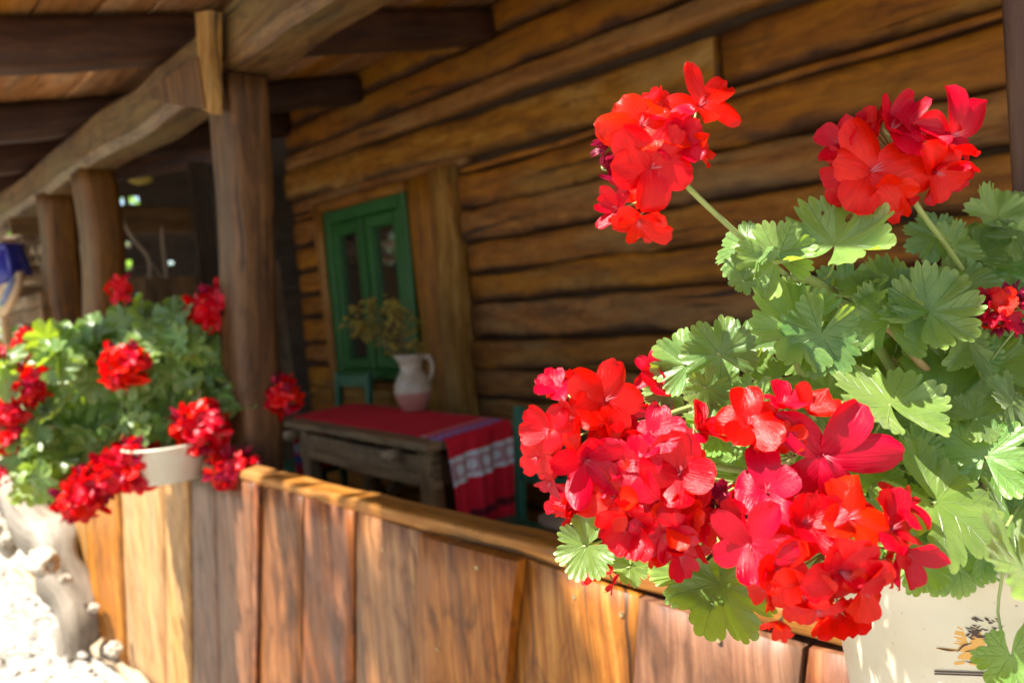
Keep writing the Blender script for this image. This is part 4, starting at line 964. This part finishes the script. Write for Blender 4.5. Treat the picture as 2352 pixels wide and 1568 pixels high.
def flower_head(pl, px, py, d, rx, ry, explicit, fill, rf, seed, stalk, lib=FLO, wilts=0, lab=None, dz=.75, wilt_at=None, fill_back=-.35):
    rl = random.Random(seed); k_ = d/F_; Cn = atd(px, py, d+.0); RX, RY = rx*k_, ry*k_; RZ = (RX+RY)/2*dz
    hub = Cn + (stalk[1]-Cn).normalized()*min(RX, RY)*.55 if stalk else Cn+FW*RZ*.4
    items = []
    for e in explicit:
        ex2, ey2, er = e[0], e[1], e[2]; ox, oy = (ex2-px)/rx, -(ey2-py)/ry; rr_ = min(1, ox*ox+oy*oy)
        dd = d-RZ*math.sqrt(max(0, 1-rr_))*.8
        nv_ = camv(e[3]) if len(e) > 3 else camv((ox*.8, oy*.7+.22, .85))
        nv_ = nv_+Vector((rl.gauss(0, .16), rl.gauss(0, .16), rl.gauss(0, .16))); items.append((atd(ex2, ey2, dd), nv_, er*k_*dd/d, None, e[4] if len(e) > 4 else None))
    for i in range(fill):
        for _ in range(40):
            u_ = Vector((rl.gauss(0, 1), rl.gauss(0, 1), rl.gauss(0, 1))).normalized()
            if u_.z > fill_back and all((u_-w_).length > .42 for w_ in [it[5] for it in items if len(it) > 5]): break
        u2_ = Vector((u_.x+rl.gauss(0, .12), u_.y+rl.gauss(0, .12), u_.z)); p = Cn+RT*u_.x*RX*.72+UP*u_.y*RY*.72-FW*u_.z*RZ*.72
        items.append((p, camv((u_.x+rl.gauss(0, .38), u_.y+rl.gauss(0, .38)+.1, u_.z+rl.gauss(0, .38)+.1)), rf*k_*rl.uniform(.82, 1.1), None, None, u_))
    wl = []
    for (wx, wy, wr) in (wilt_at or []): wl.append((atd(wx, wy, d-RZ*.3), camv((rl.gauss(0, .5), rl.gauss(0, .5), .6)), wr*k_, True, None))
    parts = []
    for it in items+wl:
        n_ = it[1].normalized(); b0 = it[0]-n_*it[2]*.12; parts.append(tube_mesh([b0, b0.lerp(hub, .5)-n_*it[2]*.15, hub], [.0010, .0008, .0009], 5, 2))
    parts.append(pebble(hub, .004, seed))
    V, Fc = join(parts); V = [v-Cn for v in V]
    h_ = bpy.data.objects.new('flower_head', mesh('flower_head', V, Fc)); h_.data.materials.append(M['stem']); COL.objects.link(h_)
    h_.parent = pl; h_.matrix_parent_inverse = Matrix.Translation(-wloc(pl)); h_.location = Cn
    if lab: h_['label'] = lab
    for it in items+wl:
        n_ = it[1].normalized(); me = rl.choice(WILT) if it[3] else (lib[it[4]] if it[4] is not None else rl.choice(lib))
        if not it[3] and wilts and rl.random() < wilts: me = rl.choice(WILT)
        o = bpy.data.objects.new('floret', me); COL.objects.link(o); o.parent = h_
        tip = Vector((rl.gauss(0, 1), rl.gauss(0, 1), rl.gauss(0, 1)))
        o.matrix_basis = Matrix.Translation(it[0]-Cn) @ basis(n_, tip) @ Matrix.Scale(it[2]*1.10, 4)
    if stalk:
        pts_ = [hub]+list(stalk[0])+[stalk[1]]
        tube('flower_stalk', M['stem'], pl, pts_, stalk[2] if len(stalk) > 2 else .0024, 8, 5)
    return h_

# ---- right plant
gc = PR+Vector((0, 0, RBH-.03))
GR = root('geranium_plant', tuple(gc), 'big sunlit scarlet geranium spilling out of the cream wheat bucket', 'geranium', 'scarlet geraniums along the parapet')
rl = random.Random(17)
gnode = atd(1870, 650, .72)
# (x, y, size px, tip angle deg, depth, normal (right, up, toward camera), mesh)
LV = [(1918, 562, 128, 75, .645, (-.15, .45, .9), 14), (1785, 592, 84, 115, .66, (-.3, .3, .9), 1), (1716, 570, 72, 175, .675, (-.45, .25, .85), 2), (1708, 645, 30, 190, .66, (-.2, .4, .9), 3),
      (2062, 662, 100, 70, .70, (.1, .6, .75), 4), (2200, 655, 84, 40, .72, (.25, .45, .8), 5), (1838, 752, 118, 190, .66, (-.3, .35, .9), 6), (1886, 768, 92, 255, .65, (0, .1, 1), 7),
      (1655, 815, 78, 130, .68, (-.25, .35, .9), 8), (1580, 838, 74, 150, .71, (-.35, .2, .9), 9), (1625, 893, 62, 235, .655, (-.2, .6, .8), 10), (2045, 928, 122, 95, .63, (-.1, .40, .92), 11),
      (2178, 935, 148, 65, .69, (.15, .25, .95), 12), (2222, 772, 98, 320, .71, (.3, .3, .9), 13), (1982, 668, 55, 140, .68, (-.2, .5, .8), 1), (2112, 1045, 66, 85, .655, (0, .5, .85), 3),
      (2262, 1048, 100, 95, .65, (.1, .5, .85), 5), (2150, 1152, 130, 300, .615, (-.05, .62, .8), 2), (2325, 925, 66, 80, .66, (.1, .5, .85), 8), (2325, 1195, 105, 250, .64, (.2, .15, .9), 9),
      (2165, 1262, 88, 265, .67, (0, -.15, .9), 10), (1348, 1252, 72, 200, .69, (-.2, .5, .85), 11), (1450, 1250, 62, 250, .72, (-.2, .3, .9), 4), (1590, 1315, 90, 235, .67, (-.1, .35, .9), 13),
      (1655, 1340, 120, 282, .665, (.35, .0, .9), 6), (2040, 740, 95, 80, .67, (-.15, .5, .8), 7), (2135, 715, 105, 50, .665, (.1, .55, .8), 0), (2100, 700, 90, 150, .68, (-.1, .5, .8), 3),
      (1935, 1060, 82, 130, .70, (-.1, .3, .9), 12), (2005, 1110, 80, 60, .68, (0, .5, .85), 1), (1790, 870, 58, 210, .69, (-.1, .4, .9), 5), (1720, 905, 52, 240, .68, (-.2, .4, .9), 2),
      (1905, 895, 60, 60, .69, (0, .3, .9), 9), (1860, 935, 50, 300, .70, (0, .2, .9), 4), (1450, 1300, 40, 280, .70, (0, .4, .9), 3), (2060, 1205, 90, 200, .67, (-.1, .3, .9), 8),
      (1640, 930, 46, 200, .66, (-.1, .6, .8), 12), (1530, 900, 50, 170, .73, (-.2, .3, .9), 7), (1840, 1290, 60, 260, .70, (0, .3, .9), 6), (2300, 1120, 70, 60, .68, (.1, .5, .8), 11),
      (1650, 1000, 60, 200, .73, (-.1, .4, .9), 0), (1830, 1050, 85, 240, .73, (0, .4, .9), 5), (1690, 1090, 70, 200, .74, (0, .5, .8), 12), (1355, 1180, 45, 150, .73, (-.2, .4, .9), 9), (2100, 1160, 60, 170, .65, (-.2, .6, .8), 4),
      (2110, 1275, 78, 255, .66, (-.1, .2, .95), 3), (2195, 1285, 84, 285, .665, (.1, .3, .9), 12), (2070, 1235, 62, 230, .67, (-.2, .4, .9), 9), (2270, 1250, 84, 300, .66, (.2, .3, .9), 1), (2000, 1010, 60, 30, .69, (0, .5, .85), 8), (1965, 960, 50, 110, .69, (-.1, .5, .8), 6), (2240, 960, 60, 30, .66, (.2, .6, .7), 7), (1560, 1010, 45, 200, .72, (0, .5, .8), 2)]
for (x, y, s, ang, d, nv, w) in LV:
    p = atd(x, y, d); tip = RT*math.cos(math.radians(ang))+UP*math.sin(math.radians(ang))
    if y < 1150: e = (gnode if y < 800 else atd(2000, 1050, .76))
    else: e = atd(max(1750, min(2250, x+150)), 1120, .76)
    add_leaf(GR, p, camv(nv), tip, s*d/F_*1.10, rl, petiole=e, which=w)
# big blurred leaf close to the lens at the lower right edge, and the mottled one below it
add_leaf(GR, atd(2352, 1305, .50), camv((.35, .55, .75)), RT*-.35-UP*1., 160*.50/F_, rl, petiole=atd(2345, 1150, .66), which=10, lab='large pale leaf nearest to the camera at the lower right')
add_leaf(GR, atd(2322, 1505, .62), camv((-.1, .1, 1)), RT*.1-UP*1., 92*.62/F_, rl, petiole=atd(2306, 1300, .62), which=6, lab='yellowing speckled leaf hanging in front of the bucket')
# inner leaves filling the body of the plant
for k in range(96):
    for _ in range(50):
        x = rl.uniform(1560, 2420); y = rl.uniform(660, 1330)
        top = 640+max(0, (1900-x))*.62; bot = 1290+min(0, (x-1750))*.75
        if x > 1950: bot = 1300
        if top < y < bot: break
    d = rl.uniform(.755, .90); s = rl.uniform(55, 100); a_ = rl.uniform(0, 6.28)
    add_leaf(GR, atd(x, y, d), camv((rl.gauss(0, .3), .4+rl.gauss(0, .25), .8)), RT*math.cos(a_)+UP*math.sin(a_), s*d/F_, rl, petiole=atd(x*.6+2050*.4, y*.5+560+.0*y, d+.04) if k % 2 else None)
# upright and woody stems
tube('branch', M['stem'], GR, [gc, atd(2120, 1010, .79), atd(2050, 850, .75), atd(1960, 720, .73), atd(1870, 645, .70), atd(1810, 640, .69)], [.006, .0055, .005, .0045, .0045, .0032], 10)
tube('branch', M['woody'], GR, [gc, atd(2200, 950, .76), atd(2110, 830, .70), atd(2030, 748, .685), atd(1960, 740, .685)], [.005, .0045, .0036, .0030, .002], 10)
tube('branch', M['stem'], GR, [gc, atd(2050, 1130, .76), atd(1880, 1100, .74), atd(1700, 1080, .73), atd(1600, 1060, .73)], [.006, .005, .004, .0035, .003], 8)
tube('branch', M['stem'], GR, [atd(1960, 1130, .75), atd(1870, 960, .70), atd(1835, 850, .69), atd(1815, 800, .69)], [.004, .0035, .003, .0025], 8)
tube('branch', M['woody'], GR, [gc, atd(2260, 1080, .76), atd(2200, 900, .75), atd(2150, 820, .72)], [.004, .0035, .003, .002], 8)
def stk(e, *mid, r=.0024): return ([atd(*m) for m in mid], atd(*e), r)
flower_head(GR, 1520, 370, .62, 130, 165, [(1474, 290, 98, (-.3, .15, .95), 0), (1606, 245, 82, (.45, .35, .8), 1), (1560, 320, 66, (.4, 0, .85), 2), (1497, 387, 100, (.05, -.05, 1), 3), (1468, 505, 78, (-.1, -.75, .6), 4), (1420, 480, 50, (-.7, -.3, .6), 5), (1530, 275, 60, (0, .6, .6), 6)],
            5, 55, 1, stk((1835, 655, .70), (1600, 450, .655), (1722, 562, .68)), wilt_at=[(1408, 372, 44), (1398, 330, 38), (1420, 405, 40), (1385, 385, 30)], fill_back=-.8, lab='tall scarlet head with wilted crimson petals on its left side')
flower_head(GR, 2060, 365, .66, 150, 110, [(2000, 395, 112, (-.05, 0, 1), 7), (2045, 300, 84, (0, .6, .75), 8), (2180, 315, 100, (.55, .3, .75), 9), (2145, 395, 78, (.5, -.3, .8), 10), (1930, 330, 66, (-.6, .4, .7), 11), (1935, 400, 60, (-.7, -.1, .7), 0), (2110, 320, 70, (.2, .5, .8), 1), (2030, 440, 66, (0, -.7, .7), 2)],
            8, 62, 2, stk((2225, 640, .74), (2105, 470, .67), (2170, 560, .70), r=.0026), fill_back=-.7, lab='tall red head half shaded above the perforated leaf')
flower_head(GR, 1335, 985, .62, 125, 140, [(1390, 920, 92, (.2, .3, .9), 3), (1262, 985, 66, (-.6, .1, .8), 4), (1345, 1055, 84, (0, -.1, 1), 5), (1280, 890, 52, (-.4, .6, .6), 6), (1235, 1050, 58, (-.7, -.3, .7), 7), (1425, 1010, 56, (.6, -.1, .8), 8), (1320, 960, 60, (-.2, .1, .9), 9), (1265, 1105, 45, (-.5, -.6, .6), 10)],
            8, 60, 3, stk((1700, 905, .72), (1475, 972, .65), (1575, 938, .68), r=.0025), fill_back=-.6, lab='scarlet head at the left tip of the plant')
flower_head(GR, 1505, 895, .74, 48, 68, [], 8, 44, 4, stk((1650, 960, .76), (1560, 930, .75)), lab='dark red head half hidden behind the leaves')
flower_head(GR, 1500, 1120, .615, 150, 165, [(1562, 1085, 98, (.1, .25, .95), 11), (1462, 1060, 76, (-.2, .4, .85), 0), (1412, 1140, 74, (-.6, 0, .8), 1), (1445, 1205, 80, (-.3, -.3, .9), 2), (1530, 1220, 82, (0, -.4, .9), 3), (1600, 1175, 66, (.5, -.2, .8), 4), (1600, 985, 60, (.3, .6, .7), 5), (1500, 1000, 66, (0, .6, .8), 6), (1505, 1150, 66, (0, 0, 1), 7), (1560, 1270, 60, (.2, -.7, .7), 8)],
            12, 64, 5, stk((1800, 1120, .74), (1600, 1100, .67), (1700, 1110, .71)), lab='large scarlet head left of centre in the front cluster', fill_back=-.5)
flower_head(GR, 1815, 1020, .62, 160, 120, [(1893, 1045, 122, (.05, .1, 1), 9), (1720, 975, 82, (-.3, .4, .85), 10), (1800, 925, 62, (.2, .7, .6), 11), (1860, 945, 60, (.1, .6, .8), 2)],
            3, 50, 6, stk((1860, 1180, .74), (1800, 1090, .66)), wilt_at=[(1760, 1015, 46), (1700, 1010, 36), (1745, 1045, 40), (1660, 1120, 44), (1640, 1150, 36)], lab='open scarlet head with one wide star shaped floret')
flower_head(GR, 1884, 1288, .585, 205, 168, [(e_[0]-6, e_[1]-34, e_[2]*.88)+e_[3:] for e_ in [(1768, 1165, 104, (-.2, .45, .85), 0), (1730, 1285, 104, (-.4, .1, .9), 1), (1850, 1235, 96, (0, .4, .9), 2), (1955, 1225, 100, (.2, .5, .8), 3), (2050, 1250, 108, (.5, .3, .8), 4), (2080, 1300, 80, (.6, -.1, .8), 5), (2075, 1190, 74, (.6, .5, .6), 9), (1935, 1345, 116, (.1, -.05, 1), 6), (1845, 1395, 92, (-.1, -.3, .9), 7), (1790, 1340, 80, (-.4, -.1, .9), 8), (1885, 1430, 72, (0, -.7, .7), 9), (1985, 1385, 86, (.3, -.4, .85), 10), (1700, 1225, 60, (-.7, .2, .7), 11), (1800, 1460, 50, (-.3, -.8, .5), 2)]],
            10, 62, 7, stk((1980, 1150, .74), (1930, 1240, .66)), lab='largest scarlet head at the bottom of the front cluster', fill_back=-.4)
flower_head(GR, 1390, 1312, .74, 50, 30, [], 6, 34, 8, stk((1520, 1230, .76), (1440, 1290, .75)), lab='small red head under the lowest left leaf')
flower_head(GR, 1302, 1155, .70, 30, 32, [], 4, 36, 9, stk((1450, 1160, .75), (1370, 1160, .72)), lab='small red head behind the left cluster')
flower_head(GR, 1640, 1180, .66, 60, 70, [], 6, 46, 12, stk((1750, 1150, .74), (1700, 1160, .70)), wilts=.6, lab='wilting crimson head between the two large front heads')

# ---- second plant behind at the right edge, in shade
gb = PB+Vector((0, 0, .27))
GB = root('geranium_plant', tuple(gb), 'shaded geranium behind the bucket at the right edge with one dark crimson head', 'geranium', 'scarlet geraniums along the parapet')
for (x, y, s, ang, d, nv) in [(2152, 545, 66, 150, .86, (-.2, .3, .9)), (2190, 565, 62, 30, .84, (.1, .4, .9)), (2290, 500, 82, 70, .86, (0, .3, .9)), (2335, 545, 72, 30, .83, (.1, .3, .9)), (2280, 620, 100, 100, .85, (-.1, .2, .95)), (2340, 620, 80, 10, .84, (.1, .3, .9)),
                              (2235, 590, 66, 200, .86, (-.2, .3, .9)), (2340, 700, 60, 160, .80, (-.3, .4, .9)), (2300, 560, 70, 150, .88, (0, .3, .9)), (2355, 480, 60, 90, .88, (0, .3, .9)), (2400, 600, 90, 90, .88, (0, .3, .9)), (2330, 850, 90, 0, .90, (0, .2, .9)), (2300, 820, 80, 300, .90, (0, .2, .9))]:
    tip = RT*math.cos(math.radians(ang))+UP*math.sin(math.radians(ang))
    add_leaf(GB, atd(x, y, d), camv(nv), tip, s*d/F_*1.05, rl, petiole=atd(2400, 760, .95))
for k in range(22):
    x = rl.uniform(2230, 2560); y = rl.uniform(560, 880); d = rl.uniform(.92, 1.05); a_ = rl.uniform(0, 6.28)
    add_leaf(GB, atd(x, y, d), camv((rl.gauss(0, .3), .4+rl.gauss(0, .38), .8)), RT*math.cos(a_)+UP*math.sin(a_), 75*d/F_, rl)
tube('branch', M['stem'], GB, [gb, atd(2420, 760, .95), atd(2330, 640, .90), atd(2240, 600, .88)], [.006, .005, .004, .003])
flower_head(GB, 2308, 712, .665, 58, 52, [], 18, 32, 21, stk((2420, 780, .95), (2350, 760, .88)), wilts=.55, lab='dark crimson fading head', fill_back=-.9)

# ---- left plant
gl = PL+Vector((0, 0, .10))
GL = root('geranium_plant', tuple(gl), 'bushy red geranium with a dozen round heads in the bowl by the first post', 'geranium', 'scarlet geraniums along the parapet')
rl = random.Random(23); cc = onp(330, 900, .92); dc = (cc-CAM).dot(FW)
EL = [(330, 850, 190, 150, 90), (430, 800, 120, 120, 40), (500, 930, 110, 110, 34), (170, 860, 110, 120, 46), (150, 1000, 120, 100, 34), (60, 1020, 80, 70, 18), (330, 980, 140, 90, 40), (540, 900, 60, 80, 16), (20, 850, 40, 60, 8), (100, 1080, 60, 50, 10)]
for (ex2, ey2, rx, ry, n) in EL:
    for k in range(n):
        u_ = Vector((rl.gauss(0, 1), rl.gauss(0, 1), rl.gauss(0, 1))).normalized()
        if u_.z < -.25: u_.z = -u_.z
        f = rl.uniform(.72, 1.03); x, y = ex2+u_.x*rx*f, ey2-u_.y*ry*f; d = dc-.10-.26*u_.z*f
        if x < 140: d -= .1
        if x > 335 and y > 1010 and (y > 1050 or rl.random() < .6): continue
        a_ = rl.uniform(0, 6.28); tip = RT*math.cos(a_)+UP*math.sin(a_)-UP*.4
        add_leaf(GL, atd(x, y, d), camv((u_.x*.6+rl.gauss(0, .25), u_.y*.5+.45+rl.gauss(0, .38), u_.z*.6+.35)), tip, rl.uniform(35, 52)*d/F_, rl, lib=LEAFLO)
for k in range(9):
    x, y = rl.uniform(150, 560), rl.uniform(740, 1000); q = atd(x, y, dc-.1)
    tube('branch', M['stem'], GL, [gl, gl.lerp(q, .5)+Vector((0, 0, .05)), q], [.006, .005, .003], 6, 3)
HL = [(278, 665, 30, 40, 9, 'upright red head highest on the plant'), (487, 710, 60, 52, 20, 'dark red head beside the post'), (283, 840, 56, 54, 18, 'bright red head in the middle of the leaves'), (65, 787, 32, 36, 10, 'small red head at the upper left'),
      (74, 882, 46, 48, 14, 'red head at the left with pink buds'), (28, 950, 42, 42, 14, 'red head at the left picture edge'), (18, 1008, 50, 38, 12, 'lower red head at the left picture edge'), (462, 980, 60, 60, 20, 'round red head before the bowl'), (649, 911, 42, 50, 16, 'red head reaching right past the post'),
      (533, 1078, 56, 50, 18, 'crimson head hanging below the bowl'), (308, 1068, 64, 62, 22, 'large red head left of the bowl rim'), (232, 1100, 50, 50, 14, 'red head between the two lowest heads'), (190, 1135, 60, 58, 20, 'lowest red head in front of the planks'), (-4, 812, 30, 26, 7, 'red head cut by the left picture edge'), (0, 1092, 24, 26, 6, 'small dark head low at the left edge')]
for k, (x, y, rx, ry, n, lab) in enumerate(HL):
    d = dc-.36+(.12 if y < 800 else 0)+(.1 if x > 600 else 0); ex2, ey2 = x+(330-x)*.45, y+(900-y)*.45
    flower_head(GL, x, y, d, rx*1.0, ry*1.0, [(x, y, min(rx, ry)*.52), (x+rx*.25, y-ry*.3, min(rx, ry)*.45), (x-rx*.3, y+ry*.2, min(rx, ry)*.45)], n+7, min(rx, ry)*.50, 100+k, ([atd(x*.7+ex2*.3, y*.7+ey2*.3, d+.03)], atd(ex2, ey2, dc-.12), .0030), lib=FLOLO, wilts=.10 if k not in (9, 12) else .25, lab=lab, dz=1., fill_back=-.5)
